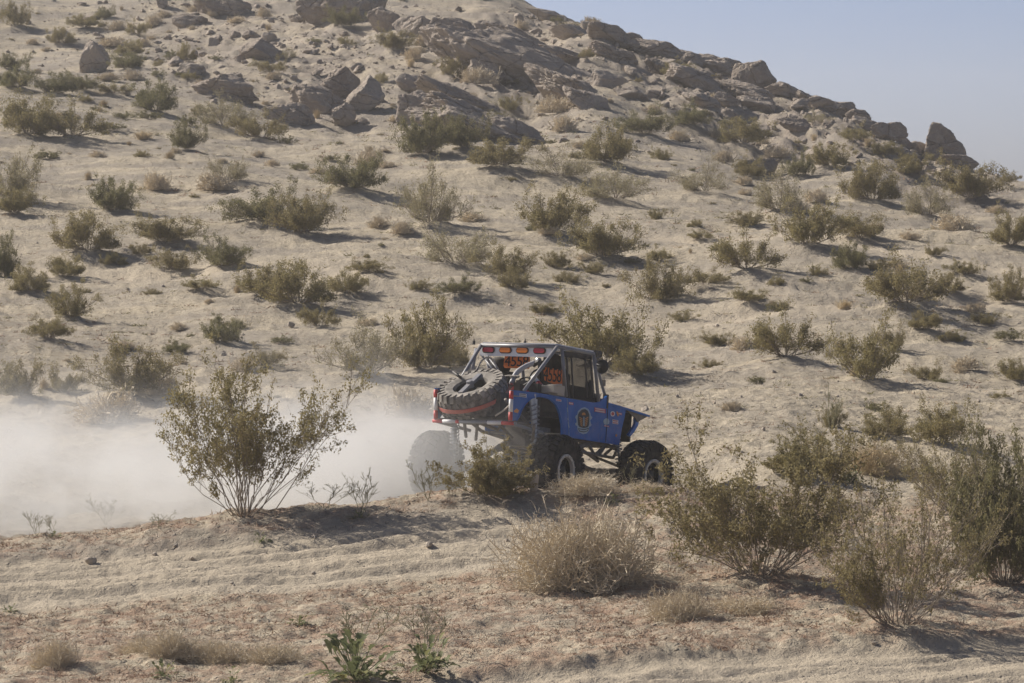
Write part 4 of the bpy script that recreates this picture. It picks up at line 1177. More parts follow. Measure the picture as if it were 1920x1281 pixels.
BPITCH = R(7.3)
VZ0 = 0.03
cb, sb = math.cos(BPITCH), math.sin(BPITCH)
BZ = 1.45                       # pitch pivot height
def b2r(P):
    """body frame (x forward, y left, z up) -> root frame, nose down"""
    P = np.atleast_2d(np.asarray(P, float)); x, y, z = P[:, 0], P[:, 1], P[:, 2] - BZ
    return np.stack([x * cb + z * sb, y, -x * sb + z * cb + BZ], 1)
def r2w(P):
    P = np.atleast_2d(P)
    return np.stack([V0[0] + P[:, 0] * HX[0] + P[:, 1] * HY[0], V0[1] + P[:, 0] * HX[1] + P[:, 1] * HY[1], VZ0 + P[:, 2]], 1)
_o = r2w(b2r([[0, 0, 0]]))[0]
_ax = [r2w(b2r([e]))[0] - _o for e in ((1, 0, 0), (0, 1, 0), (0, 0, 1))]
def solve(px, py, axis, value):
    """pixel -> body point on the plane axis=value"""
    d = ray(px, py); c0 = np.array([0, 0, CAM_Z]) - _o
    n = _ax[axis]
    t = (value - c0 @ n) / (d @ n)
    q = c0 + d * t
    return np.array([q @ _ax[0], q @ _ax[1], q @ _ax[2]])
def zc(X, Y): return 760 + X / 3.5556, 600 + Y / 3.5556     # coordinates read from an enlarged view
def side(X, Y, y=-0.63): return solve(*zc(X, Y), 1, y)
def rear(X, Y, x): return solve(*zc(X, Y), 0, x)

root = link('racing_buggy', None, None, (V0[0], V0[1], VZ0), (0, 0, YAW))
tag(root, 'blue off road racing buggy with orange number plates and a strapped spare tyre', 'buggy')

def part(name, V, faces, mat, parent=None, body=True, smooth=False, label=None):
    V = np.asarray(V, float)
    if body: V = b2r(V)
    o = link(name, make_mesh(name, V, faces, [M[mat]] if isinstance(mat, str) else mat, smooth), parent or root)
    if label: o['label'] = label
    return o

def g_tube(pts, r, n=8, sub=0, caps=True):
    P = [np.asarray(p, float) for p in pts]
    if sub:      # Catmull-Rom smoothing
        Q = []
        E = [2 * P[0] - P[1]] + P + [2 * P[-1] - P[-2]]
        for i in range(1, len(E) - 2):
            for k in range(sub):
                t = k / sub; a, b, c, d = E[i - 1], E[i], E[i + 1], E[i + 2]
                Q.append(0.5 * (2 * b + (c - a) * t + (2 * a - 5 * b + 4 * c - d) * t * t + (3 * b - a - 3 * c + d) * t ** 3))
        P = Q + [P[-1]]
    P = np.array(P)
    rr_ = np.full(len(P), r) if np.isscalar(r) else np.asarray(r)
    V, Q = tubes(P[None], rr_[None], n)
    F_ = [list(q) for q in Q]
    if caps:
        F_.append(list(range(n))[::-1]); F_.append(list(range(len(V) - n, len(V))))
    return V, F_
def g_box(c, s, rot=None):
    V = np.array([[x, y, z] for x in (-.5, .5) for y in (-.5, .5) for z in (-.5, .5)]) * np.asarray(s)
    if rot is not None: V = V @ np.array(rot).T
    V = V + np.asarray(c)
    return V, [[0, 1, 3, 2], [4, 6, 7, 5], [0, 4, 5, 1], [2, 3, 7, 6], [0, 2, 6, 4], [1, 5, 7, 3]]
def g_prism(outline, axis, a, b):
    """closed outline of body points, extruded along axis from a to b"""
    O = np.array(outline, float); n = len(O)
    A = O.copy(); A[:, axis] = a; B = O.copy(); B[:, axis] = b
    F_ = [list(range(n)), list(range(2 * n - 1, n - 1, -1))] + [[i, n + i, n + (i + 1) % n, (i + 1) % n] for i in range(n)]
    return np.vstack([A, B]), F_
def g_join(*gs):
    V, F_ = [], []; o = 0
    for v, f in gs:
        V.append(np.asarray(v)); F_ += [[int(i) + o for i in q] for q in f]; o += len(v)
    return np.vstack(V), F_
def g_lathe(prof, n=40, center=(0, 0, 0), axis='y'):
    """profile [(axial, radius)]"""
    V, F_ = [], []
    for a, r in prof:
        for k in range(n):
            th = 2 * math.pi * k / n
            V.append((r * math.cos(th), a, r * math.sin(th)) if axis == 'y' else ((a, r * math.cos(th), r * math.sin(th)) if axis == 'x' else (r * math.cos(th), r * math.sin(th), a)))
    m = len(prof)
    for i in range(m - 1):
        for k in range(n):
            F_.append([i * n + k, i * n + (k + 1) % n, (i + 1) * n + (k + 1) % n, (i + 1) * n + k])
    return np.array(V) + np.asarray(center), F_
def g_mirror(gm_):
    V, F_ = gm_; V = np.array(V); V[:, 1] *= -1
    return V, [list(f)[::-1] for f in F_]

# --- tyres and wheels (axis along y, centred)
TR, TW = 0.505, 0.36
def tyre_geo(R_=TR, W_=TW, rim=0.225, lugs=30):
    h = W_ / 2
    prof = [(-h * 0.62, rim), (-h * 0.86, rim + 0.03), (-h * 1.0, rim + 0.12), (-h * 0.99, R_ - 0.11), (-h * 0.88, R_ - 0.045), (-h * 0.55, R_ - 0.022), (0, R_ - 0.018),
            (h * 0.55, R_ - 0.022), (h * 0.88, R_ - 0.045), (h * 0.99, R_ - 0.11), (h * 1.0, rim + 0.12), (h * 0.86, rim + 0.03), (h * 0.62, rim)]
    gs = [g_lathe(prof, 48)]
    for k in range(lugs):
        for (row, off) in ((-0.72, 0.0), (-0.24, 0.5), (0.24, 0.0), (0.72, 0.5)):
            th = 2 * math.pi * (k + off) / lugs
            outer = abs(row) > 0.5
            dr = R_ - (0.016 if not outer else 0.030)
            bw, bl, bh = (W_ * 0.25, 0.062, 0.036) if outer else (W_ * 0.19, 0.066, 0.034)
            V, F_ = g_box((0, 0, 0), (bl, bw, bh))
            a2 = 0.35 if row < 0 else -0.35
            if outer:
                a2 *= 0.5
            x, y = V[:, 0] * math.cos(a2) - V[:, 1] * math.sin(a2), V[:, 0] * math.sin(a2) + V[:, 1] * math.cos(a2)
            tilt = -0.42 * np.sign(row) if outer else 0
            z = V[:, 2] + y * tilt * (1 if True else 0)
            y = y + row * h * 1.12
            rad2 = dr + z; V = np.stack([rad2 * math.cos(th) - x * math.sin(th), y, rad2 * math.sin(th) + x * math.cos(th)], 1)
            gs.append((V, F_))
            if outer:   # shoulder block running down the sidewall
                V, F_ = g_box((0, 0, 0), (0.05, 0.022, 0.085))
                x = V[:, 0]; y = V[:, 1] + np.sign(row) * h * 0.985; z = V[:, 2] + R_ - 0.085
                gs.append((np.stack([z * math.cos(th) - x * math.sin(th), y, z * math.sin(th) + x * math.cos(th)], 1), F_))
    return g_join(*gs)
def rim_geo(out):
    """wheel disc whose outer face looks towards out (-1 right, +1 left)"""
    h = TW / 2 * out
    gs = [g_lathe([(-h * 0.75, 0.228), (-h * 0.7, 0.205), (h * 0.2, 0.19), (h * 0.25, 0.12), (h * 0.42, 0.085), (h * 0.62, 0.07), (h * 0.64, 0.0)], 32)]
    for k in range(8):
        th = 2 * math.pi * k / 8
        V, F_ = g_box((0.145, h * 0.28, 0), (0.10, 0.03, 0.045))
        gs.append((np.stack([V[:, 0] * math.cos(th) - V[:, 2] * math.sin(th), V[:, 1], V[:, 0] * math.sin(th) + V[:, 2] * math.cos(th)], 1), F_))
    return g_join(*gs)
def ring_geo(out):
    h = TW / 2 * out
    gs = [g_lathe([(h * 0.66, 0.235), (h * 0.90, 0.238), (h * 0.93, 0.222), (h * 0.90, 0.196), (h * 0.62, 0.19)], 40)]
    for k in range(16):
        th = 2 * math.pi * k / 16
        gs.append(g_box((0.216 * math.cos(th), h * 0.95, 0.216 * math.sin(th)), (0.014, 0.02, 0.014)))
    return g_join(*gs)
tyre_me = None
WHEELS = [(-1.30, -0.97, -1), (1.30, -0.97, -1), (-1.30, 0.97, 1), (1.30, 0.97, 1)]
tyre_mesh = make_mesh('tyre', *tyre_geo(), [M['tyre']])
for (x, y, s) in WHEELS:
    zg = VEH_Z(x, y) - VZ0
    w = link('wheel', make_mesh('wheel', *rim_geo(s), [M['black']], True), root, (x, y, zg + TR - 0.02), (0, rng.uniform(0, 1), R(-6) if x > 0 else 0))
    link('tyre', tyre_mesh, w); link('beadlock_ring', make_mesh('beadlock_ring', *ring_geo(s), [M['rim']], False), w)

# --- axles, links, shocks (root frame)
for x in (-1.30, 1.30):
    zg = VEH_Z(x, 0) - VZ0 + TR - 0.02
    ax_g = g_join(g_tube([(x, -0.86, zg), (x, 0.86, zg)], 0.055, 12), g_lathe([(-0.16, 0.05), (-0.12, 0.12), (0, 0.165), (0.12, 0.12), (0.16, 0.05)], 18, (x, 0.12, zg), 'x'))
    a = part('axle_housing', *ax_g, 'steel', body=False, smooth=True)
    for yy in (-0.78, 0.78):
        part('brake_hub', *g_lathe([(-0.05, 0.02), (-0.05, 0.13), (0.05, 0.13), (0.05, 0.02)], 20, (x, yy, zg)), 'steel', a, body=False)
for yy in (-0.42, 0.42):
    for xs in (-1, 1):
        zg = VEH_Z(xs * 1.3, 0) - VZ0 + TR
        part('suspension_link', *g_tube([(xs * 1.28, yy, zg - 0.06), (xs * 0.30, yy * 0.7, 0.62)], 0.028, 8), 'steel', body=False)
        part('suspension_link', *g_tube([(xs * 1.28, yy * 0.5, zg + 0.16), (xs * 0.40, yy * 0.9, 0.82)], 0.024, 8), 'steel', body=False)
def coilover(top, bot, r=0.032, coil=0.062, turns=11, body=False, mat='chrome'):
    top, bot = np.array(top, float), np.array(bot, float); d = bot - top; L = np.linalg.norm(d); u = d / L
    o = part('shock_absorber', *g_join(g_tube([top, top + d * 0.55], r, 10), g_tube([top + d * 0.55, bot], r * 0.55, 10)), mat, body=body, smooth=False)
    a = np.cross(u, [0, 1, 0.2]); a /= np.linalg.norm(a); b = np.cross(u, a)
    t = np.linspace(0, 1, turns * 10)
    P = top + np.outer(0.10 * L + t * 0.72 * L, u) + coil * (np.outer(np.cos(t * turns * 6.283), a) + np.outer(np.sin(t * turns * 6.283), b))
    V, Q = tubes(P[None], np.full((1, len(P)), 0.0095), 5)
    part('coil_spring', V, Q, 'tube', o, body=body, smooth=True)
    return o
zr = VEH_Z(-1.3, 0) - VZ0 + TR
coilover((-1.36, -0.60, 1.62), (-1.30, -0.66, zr + 0.02))
coilover((-1.20, -0.58, 1.58), (-1.26, -0.60, zr + 0.04), 0.028, 0.055)
coilover((-1.55, 0.52, 1.34), (-1.34, 0.66, zr))
zf = VEH_Z(1.3, 0) - VZ0 + TR
coilover((1.20, -0.50, 1.20), (1.28, -0.60, zf)); coilover((1.20, 0.50, 1.20), (1.28, 0.60, zf))
part('bypass_shock', *g_tube([(-1.30, -0.62, 1.66), (-1.33, -0.66, zr + 0.08)], 0.024, 8), 'chrome', body=False)

# --- body panels traced on the side plane
out = [side(X, Y) for X, Y in [(716, 468), (800, 476), (870, 484), (1000, 505), (1075, 520), (1180, 538), (1262, 552), (1300, 545), (1345, 506), (1353, 553), (1400, 566), (1470, 592),
       (1463, 645), (1445, 720), (1425, 835), (1235, 806), (1045, 776), (1043, 700), (1030, 630), (1005, 568), (965, 530), (920, 514), (880, 511), (838, 524), (800, 560), (776, 600), (758, 645), (742, 670), (712, 672)]]
part('side_panel', *g_prism(out, 1, -0.63, -0.605), 'blue')
part('side_panel', *g_mirror(g_prism(out, 1, -0.63, -0.605)), 'blue')
# rolled lip of the wheel arch
arch = [side(X, Y, -0.632) for X, Y in [(1045, 776), (1043, 700), (1030, 630), (1005, 568), (965, 530), (920, 514), (880, 511), (838, 524), (800, 560), (776, 600), (758, 645), (742, 670)]]
part('arch_lip', *g_tube(arch, 0.012, 6, 3), 'blue', smooth=True)
part('door_seam', *g_tube([side(1352, 556, -0.632), side(1335, 815, -0.632)], 0.006, 5), 'ink')
part('door_seam', *g_tube([side(1078, 522, -0.632), side(1092, 780, -0.632)], 0.0045, 5), 's_pale')
# hood: plate across the nose with turned-down edges
h0, h1, h2 = side(1353, 551), side(1480, 588), side(1627, 636)
hood = [h0, h1, h2, h2 - [0.0, 0, 0.025], h1 - [0, 0, 0.03], h0 - [0, 0, 0.03]]
part('hood', *g_prism(hood, 1, -0.64, 0.64), 'blue')
gus = [side(X, Y, -0.60) for X, Y in [(1478, 606), (1622, 641), (1550, 682), (1535, 655)]]
part('hood_gusset', *g_prism(gus, 1, -0.60, -0.585), 'steel'); part('hood_gusset', *g_mirror(g_prism(gus, 1, -0.60, -0.585)), 'steel')
strip = [side(X, Y, -0.56) for X, Y in [(1527, 650), (1550, 672), (1546, 700), (1520, 745), (1492, 778), (1482, 766), (1512, 722), (1527, 690)]]
part('grille_edge', *g_prism(strip, 1, -0.58, -0.54), 'blue'); part('grille_edge', *g_mirror(g_prism(strip, 1, -0.58, -0.54)), 'blue')
gr = side(1520, 720, -0.56)
gl = part('grille', *g_box((gr[0] - 0.03, 0, gr[2]), (0.04, 1.06, 0.42)), 'black')
for k in range(7):
    part('grille_bar', *g_box((gr[0] + 0.0, -0.39 + k * 0.13, gr[2]), (0.03, 0.035, 0.40)), 'blue', gl)
cw = side(1352, 556)
part('firewall', *g_box((cw[0] - 0.02, 0, cw[2] - 0.22), (0.03, 1.2, 0.5)), 'black')
ck = side(1345, 506)
part('cowl', *g_join(g_box((ck[0] - 0.10, 0, ck[2] - 0.10), (0.22, 1.18, 0.10)), g_box((ck[0] + 0.02, -0.60, ck[2] - 0.08), (0.035, 0.08, 0.2)), g_box((ck[0] + 0.02, 0.60, ck[2] - 0.08), (0.035, 0.08, 0.2))), 'black')
fl = side(1235, 806)
part('floor_pan', *g_box((fl[0] - 0.02, 0, fl[2] + 0.03), (1.55, 1.16, 0.03)), 'steel')
ra = side(900, 660, -0.3)
part('engine_block', *g_join(g_box((1.15, 0, 1.28), (0.6, 0.5, 0.42)), g_box((1.2, 0.28, 1.45), (0.45, 0.14, 0.12)), g_box((1.2, -0.28, 1.45), (0.45, 0.14, 0.12)), g_tube([(1.3, -0.3, 1.42), (1.35, -0.5, 1.2), (1.3, -0.52, 0.9)], 0.03, 8, 4)), 'steel')
part('fuel_cell', *g_box((-1.35, 0.0, 1.30), (0.9, 0.72, 0.34)), 'charcoal')
part('gearbox', *g_join(g_box((-0.35, 0, 0.95), (0.7, 0.34, 0.3)), g_tube([(-0.6, 0.1, 0.9), (-1.25, 0.12, 0.62)], 0.045, 10)), 'steel')
part('radiator', *g_box((-1.02, -0.22, 1.45), (0.10, 0.62, 0.42)), 'black')
fan = part('radiator_fan', *g_lathe([(-0.02, 0.02), (-0.02, 0.16), (0.02, 0.17), (0.02, 0.02)], 20, (-1.09, -0.24, 1.47), 'x'), 'red', label='dusty red fan hub inside the wheel arch')

part('transfer_case', *g_join(g_box((0.35, 0.02, 0.86), (0.55, 0.34, 0.26)), g_tube([(0.6, 0.05, 0.84), (1.2, 0.1, 0.72)], 0.04, 10), g_tube([(0.1, -0.1, 0.9), (-0.4, -0.2, 0.92), (-0.9, -0.25, 1.0)], 0.035, 8, 4)), 'black', smooth=False)
part('skid_plate', *g_box((0.3, 0, 0.70), (0.95, 0.62, 0.02)), 'steel')
part('steering_link', *g_join(g_tube([(1.42, -0.75, 0.62), (1.42, 0.75, 0.62)], 0.022, 8), g_tube([(1.36, -0.6, 0.66), (1.25, 0.3, 0.95)], 0.02, 8)), 'steel', body=True)
for yy_ in (-0.44, 0.44):
    part('front_brace', *g_tube([(1.55, yy_, 1.42), (1.5, yy_, 1.0), (1.15, yy_, 0.82)], 0.022, 8), 'steel', smooth=True)
part('winch', *g_join(g_lathe([(-0.24, 0.06), (-0.2, 0.075), (0.2, 0.075), (0.24, 0.06)], 16, (1.62, 0, 1.05)), g_box((1.6, 0, 0.97), (0.18, 0.6, 0.05))), 'black')

# --- chassis truss under the door
def rail(a, b, r=0.022, y=-0.52, mat='steel'): return g_tube([side(*a, y), side(*b, y)], r, 8)
for (a, b) in [((1120, 800), (1420, 848)), ((1115, 868), (1385, 920)), ((1120, 866), (1215, 822)), ((1215, 822), (1262, 900)), ((1262, 900), (1335, 836)), ((1335, 836), (1290, 902)), ((1385, 920), (1420, 850)), ((1150, 870), (1240, 812))]:
    part('chassis_tube', *rail(a, b), 'steel', smooth=True); part('chassis_tube', *g_mirror(rail(a, b)), 'steel', smooth=True)
for (a, b) in [((480, 700), (470, 800)), ((860, 700), (850, 800))]:
    part('chassis_tube', *g_tube([rear(*a, -1.75), rear(*b, -1.6)], 0.022, 8), 'steel', smooth=True)
for P_ in ([(-1.9, 0.5, 1.36), (-0.9, 0.45, 0.98), (0.2, 0.42, 0.88)], [(-1.9, -0.5, 1.36), (-0.9, -0.45, 0.98), (0.2, -0.42, 0.88)], [(-1.2, -0.46, 1.08), (-1.2, 0.46, 1.08)], [(-1.75, -0.48, 1.18), (-1.2, 0.0, 0.98), (-1.75, 0.48, 1.18)], [(-1.9, -0.05, 1.34), (-1.3, -0.3, 0.86)], [(-1.9, 0.2, 1.34), (-1.35, 0.42, 0.86)]):
    part('chassis_tube', *g_tube(P_, 0.024, 8), 'steel', smooth=True)

# --- rear bumper frame with reflective tape
XR = -1.95
bl, br = rear(185, 672, XR), rear(738, 690, XR)
def taped(name, a, b, r, stripes):
    o = part(name, *g_tube([a, b], r, 8), 'tube', smooth=True)
    a, b = np.array(a), np.array(b)
    for t0, t1, c in stripes:
        d = b - a
        part('reflective_tape', *g_tube([a + d * t0, a + d * t1], r * 1.13, 8), c, o, smooth=True)
    return o
taped('rear_bumper', bl, br, 0.024, [(0.0, 0.12, 'red'), (0.12, 0.28, 'white'), (0.28, 0.32, 'red'), (0.66, 0.83, 'white'), (0.83, 0.98, 'red')])
for (a, b) in (((203, 462), (203, 664)), ((708, 470), (700, 676))):
    taped('bumper_post', rear(*b, XR), rear(*a, XR), 0.027, [(0.02, 0.30, 'red'), (0.30, 0.72, 'white'), (0.72, 0.98, 'red')])
pl, pr = rear(203, 600, XR), rear(700, 610, XR)
part('cargo_deck', *g_box((XR + 0.45, 0, bl[2] + 0.03), (0.85, 1.1, 0.03)), 'steel')
for yy in (pl[1], pr[1]):
    part('cage_tube', *g_tube([(XR, yy, bl[2]), (-1.0, yy * 0.98, bl[2] - 0.06)], 0.024, 8), 'tube', smooth=True)
    part('cage_tube', *g_tube([(XR, yy, bl[2] + 0.38), (-1.45, yy * 0.98, bl[2] + 0.40)], 0.02, 8), 'tube', smooth=True)

# --- roll cage
rt, at = side(1013, 178, -0.62), side(1255, 226, -0.60)          # rear and front roof corners
ab_, bb_ = side(1288, 545, -0.60), side(1072, 512, -0.60)        # pillar feet
zroof = rt[2]
TUB = 0.026
def cage(*pts, r=TUB, sub=0, mat='tube', name='cage_tube'):
    part(name, *g_tube(pts, r, 10, sub), mat, smooth=True)
def both(*pts, **k):
    cage(*pts, **k); cage(*[(p[0], -p[1], p[2]) for p in pts], **k)
rl = np.array([rt[0], 0.62, rt[2]]); al = np.array([at[0], 0.60, at[2]])
both(rt, at)
cage(rt, rl); cage(at, al)
both(at, ab_)
bt = rt + (at - rt) * 0.12
both(bt, bb_)
foot = np.array([-1.50, -0.56, side(790, 470, -0.56)[2]])
both(rt, foot)
cage(rear(472, 195, -0.70), rear(446, 335, -0.95)); cage(rear(505, 232, -0.68), rear(612, 360, -0.9), r=0.015); cage(rear(540, 232, -0.68), rear(660, 385, -0.9), r=0.013)
cage(bb_ + [0, 0.01, 0], np.array([bb_[0], 0.60, bb_[2]]), r=0.022)
cage(rear(470, 340, -1.0), rear(520, 262, -0.9), rear(575, 258, -0.8), rear(620, 330, -0.8), r=0.012, sub=5, mat='pale', name='brake_line')
# front windscreen brace with strap
cage(side(1262, 240, -0.56), side(1300, 400, -0.56), side(1335, 515, -0.58), r=0.022)
part('clamp', *g_box(side(1318, 420, -0.57), (0.05, 0.06, 0.09)), 'steel')
# roof
rp = [rt + [0, 0, 0.030], at + [0, 0, 0.030], at + [0, 0, 0.042], rt + [0, 0, 0.042]]
part('roof_panel', *g_prism(rp, 1, -0.60, 0.60), 'alu')
# light bar
lx = -0.74
c0, c1 = rear(500, 165, lx), rear(976, 172, lx); d0 = rear(500, 238, lx)
hb = c0[2] - d0[2]
lb = part('light_bar', *g_join(g_box((lx + 0.01, (c0[1] + c1[1]) / 2, c0[2] - hb / 2), (0.02, c0[1] - c1[1], hb)), g_box((lx + 0.06, (c0[1] + c1[1]) / 2, c0[2] + 0.008), (0.12, c0[1] - c1[1] - 0.02, 0.014))), 'alu')
def stadium(cy, cz, w, h, x0, x1, n=8):
    P = []
    for sgn, a0 in ((1, -math.pi / 2), (-1, math.pi / 2)):
        for k in range(n + 1):
            a = a0 + math.pi * k / n
            P.append((0, cy + sgn * (w - h) / 2 + h / 2 * math.cos(a), cz + h / 2 * math.sin(a)))
    return g_prism(P, 0, x0, x1)
for i, X in enumerate((557, 670, 783, 897)):
    q = rear(X, 200 + i * 2, lx)
    bz = part('lamp_bezel', *stadium(q[1], q[2], 0.205, 0.092, lx - 0.006, lx - 0.016), 'black', lb)
    lens = part('red_lamp' if i in (0, 3) else 'amber_lamp', *stadium(q[1], q[2], 0.175, 0.066, lx - 0.012, lx - 0.032), 'red_lens' if i in (0, 3) else 'amber_lens', lb)
# antenna stubs, roof lamp
for X, Y in ((457, 150), (798, 150)):
    q = rear(X, Y, -0.55)
    part('antenna_base', *g_join(g_tube([q + [0, 0, -0.03], q + [0, 0, 0.02]], 0.02, 8), g_tube([q + [0, 0, 0.02], q + [0, 0, 0.055]], [0.012, 0.006], 8)), 'black')
q = side(1276, 228, -0.58)
part('roof_lamp', *g_join(g_box(q, (0.10, 0.09, 0.10)), g_lathe([(-0.05, 0.01), (-0.05, 0.05), (0.07, 0.055)], 14, q, 'x')), 'black')
q = side(1312, 312, -0.66)
mi = part('mirror', *g_lathe([(-0.035, 0.005), (-0.03, 0.085), (0.0, 0.105), (0.03, 0.085), (0.045, 0.01)], 22, q, 'x'), 'black', smooth=True)
part('mirror_arm', *g_tube([q, side(1262, 300, -0.60)], 0.012, 6), 'black', mi)

# --- window net, interior
net = [side(X, Y, -0.60) for X, Y in [(1058, 212), (1238, 240), (1266, 545), (1082, 516)]]
part('window_net', *g_prism(net, 1, -0.606, -0.602), 'net')
band = [side(X, Y, -0.61) for X, Y in [(1056, 206), (1240, 236), (1242, 262), (1058, 246)]]
part('window_net_band', *g_prism(band, 1, -0.612, -0.607), 'charcoal')
for X0, X1 in ((1072, 1090), (1104, 1118), (1196, 1212), (1232, 1252)):
    part('net_strap', *g_prism([side(X0 - 3, 235, -0.61), side(X0 + 7, 236, -0.61), side(X1 + 7, 520, -0.61), side(X1 - 3, 519, -0.61)], 1, -0.612, -0.607), 'charcoal')
sk = [side(X, Y, -0.55) for X, Y in [(1078, 430), (1120, 436), (1200, 452), (1206, 410), (1225, 412), (1228, 400), (1240, 402), (1262, 548), (1085, 516)]]
part('door_pad', *g_prism(sk, 1, -0.56, -0.54), 'charcoal')
for (yy, X, Y) in ((0.30, 620, 320), (-0.30, 985, 300)):
    c = rear(X, Y, -0.22)
    yy = c[1]
    s_ = part('seat', *g_join(g_box((-0.2, yy, c[2] - 0.36), (0.12, 0.42, 0.62)), g_box((0.02, yy, c[2] - 0.68), (0.46, 0.42, 0.12)), g_box((-0.18, yy - 0.19, c[2] - 0.3), (0.2, 0.05, 0.36)), g_box((-0.18, yy + 0.19, c[2] - 0.3), (0.2, 0.05, 0.36))), 'charcoal')
    part('headrest', *g_lathe([(-0.14, 0.01), (-0.12, 0.12), (0, 0.165), (0.10, 0.15), (0.15, 0.06), (0.16, 0.01)], 18, (-0.2, yy, c[2]), 'z'), 'charcoal', s_, smooth=True)
part('dashboard', *g_box((0.62, 0, side(1300, 520)[2] - 0.02), (0.2, 1.1, 0.16)), 'black')
stw = np.array([[0.42 - 0.03 * math.sin(a), 0.3 + 0.17 * math.cos(a), 1.80 + 0.17 * math.sin(a)] for a in np.linspace(0, 6.2832, 25)])
V_, Q_ = tubes(stw[None], np.full((1, 25), 0.014), 6); part('steering_wheel', V_, Q_, 'black', smooth=True)

# --- number plates with digits
def text_mesh(body_, size):
    cu = bpy.data.curves.new('digits', 'FONT'); cu.body = body_; cu.size = size; cu.align_x = 'CENTER'; cu.align_y = 'CENTER'; cu.extrude = 0.002; cu.resolution_u = 4; cu.space_character = 0.92
    ob = bpy.data.objects.new('digits', cu); col.objects.link(ob)
    me = bpy.data.meshes.new_from_object(ob.evaluated_get(bpy.context.evaluated_depsgraph_get()))
    V = np.array([v.co[:] for v in me.vertices]); F_ = [list(p.vertices) for p in me.polygons]
    bpy.data.objects.remove(ob); bpy.data.curves.remove(cu); bpy.data.meshes.remove(me)
    return V, F_
def plate(corners, xp, tx, wfac, lab):
    P = [rear(X, Y, xp) for X, Y in corners]
    o = part('number_plate', *g_prism(P, 0, xp, xp + 0.008), 'orange', label=lab)
    c = rear(*tx[:2], xp); V, F_ = text_mesh('4558', 1.0)
    w = V[:, 0].max() - V[:, 0].min(); h = V[:, 1].max() - V[:, 1].min()
    e = rear(tx[0] + tx[2] / 2, tx[1] + tx[4], xp) - rear(tx[0] - tx[2] / 2, tx[1] - tx[4], xp)
    hh = rear(tx[0], tx[1] - tx[3] / 2, xp)[2] - rear(tx[0], tx[1] + tx[3] / 2, xp)[2]
    # text x runs to the right seen from behind (body -y)
    V = np.stack([xp - 0.004 - V[:, 2], c[1] + V[:, 0] / w * e[1], c[2] + V[:, 1] / h * hh + V[:, 0] / w * e[2]], 1)
    part('plate_number', V, F_, 'ink', o)
plate([(664, 232), (828, 240), (832, 300), (824, 326), (662, 320), (654, 306)], -0.60, (743, 279, 160, 70, 1), 1, 'orange plate reading 4558 under the light bar')
plate([(920, 312), (1044, 334), (1046, 446), (992, 430), (926, 402)], -0.62, (983, 372, 118, 92, 6), 1, 'orange plate reading 4558 beside the cab pillar')

# --- intake hose, engine bay clutter behind the cab
H_ = [rear(865, 285, -0.75), rear(800, 310, -0.85), rear(740, 355, -1.0), rear(706, 425, -1.1)]
part('intake_hose', *g_tube(H_, 0.036, 12, 6), 'hose', smooth=True)
q = rear(882, 290, -0.75)
part('hose_clamp', *g_join(g_tube([q + [0, .07, -.02], q + [0, -0.02, 0.02], q + [0, -0.09, -0.09]], 0.042, 10), g_box(q + [0, -0.05, -0.02], (0.06, 0.05, 0.12))), 'black')
part('hose_tip', *g_lathe([(-0.03, 0.0), (-0.03, 0.038), (0.02, 0.04)], 14, q + [0.02, 0.0, 0.045], 'x'), 'chrome', smooth=True)
for a, b, r, m in [((845, 370), (925, 465), 0.034, 'white'), ((885, 420), (905, 445), 0.037, 'red'), ((910, 445), (1045, 435), 0.02, 'pale')]:
    part('reservoir' if m != 'pale' else 'hose', *g_tube([rear(*a, -0.95), rear(*b, -0.85)], r, 10), m, smooth=True)
for i, cc in enumerate([[(745, 440), (770, 395), (820, 385), (850, 430)], [(735, 455), (790, 415), (845, 440)], [(700, 400), (760, 375), (700, 380)], [(640, 380), (690, 372), (740, 378)], [(760, 460), (800, 430), (850, 400)]]):
    part('wiring_hose', *g_tube([rear(*p, -1.0 - 0.03 * i) for p in cc], 0.013, 7, 5), 'black' if i not in (2, 3) else 'pale', smooth=True)
part('parts_box', *g_join(g_box(rear(800, 440, -1.0), (0.2, 0.2, 0.14)), g_box(rear(760, 455, -1.15), (0.14, 0.1, 0.1))), 'black')
part('fuel_filler', *g_join(g_box(rear(980, 465, -0.8), (0.3, 0.22, 0.10)), g_box(rear(1010, 470, -0.7), (0.2, 0.14, 0.14))), 'pale')

# --- spare tyre with ratchet strap, lying tilted on the tail
sc_ = rear(452, 500, -1.62)
sp_tilt = (R(66), R(-7))
def spare_xf(V):
    V = np.asarray(V, float)
    V = np.stack([V[:, 0], -V[:, 2], V[:, 1]], 1)          # axis y -> z
    a, b = R(30), R(-4)                                      # lean back towards the tail, roll
    x, z = V[:, 0] * math.cos(a) - V[:, 2] * math.sin(a), V[:, 0] * math.sin(a) + V[:, 2] * math.cos(a)
    V = np.stack([x, V[:, 1], z], 1)
    y, z = V[:, 1] * math.cos(b) - V[:, 2] * math.sin(b), V[:, 1] * math.sin(b) + V[:, 2] * math.cos(b)
    return np.stack([V[:, 0], y, z], 1) + sc_
tg = tyre_geo(lugs=26)
sp = part('spare_tyre', spare_xf(tg[0]), tg[1], 'dusty_tyre', label='dusty spare tyre lying strapped on the tail')
rg = g_join(g_lathe([(0.10, 0.232), (0.13, 0.215), (0.02, 0.20), (-0.06, 0.19), (-0.08, 0.0)], 32), g_box((0.07, 0.03, 0.05), (0.12, 0.05, 0.06)))
part('spare_rim', spare_xf(rg[0]), rg[1], 'black', sp)
th = np.linspace(0, 2 * math.pi, 61)
sv = []; sf = []
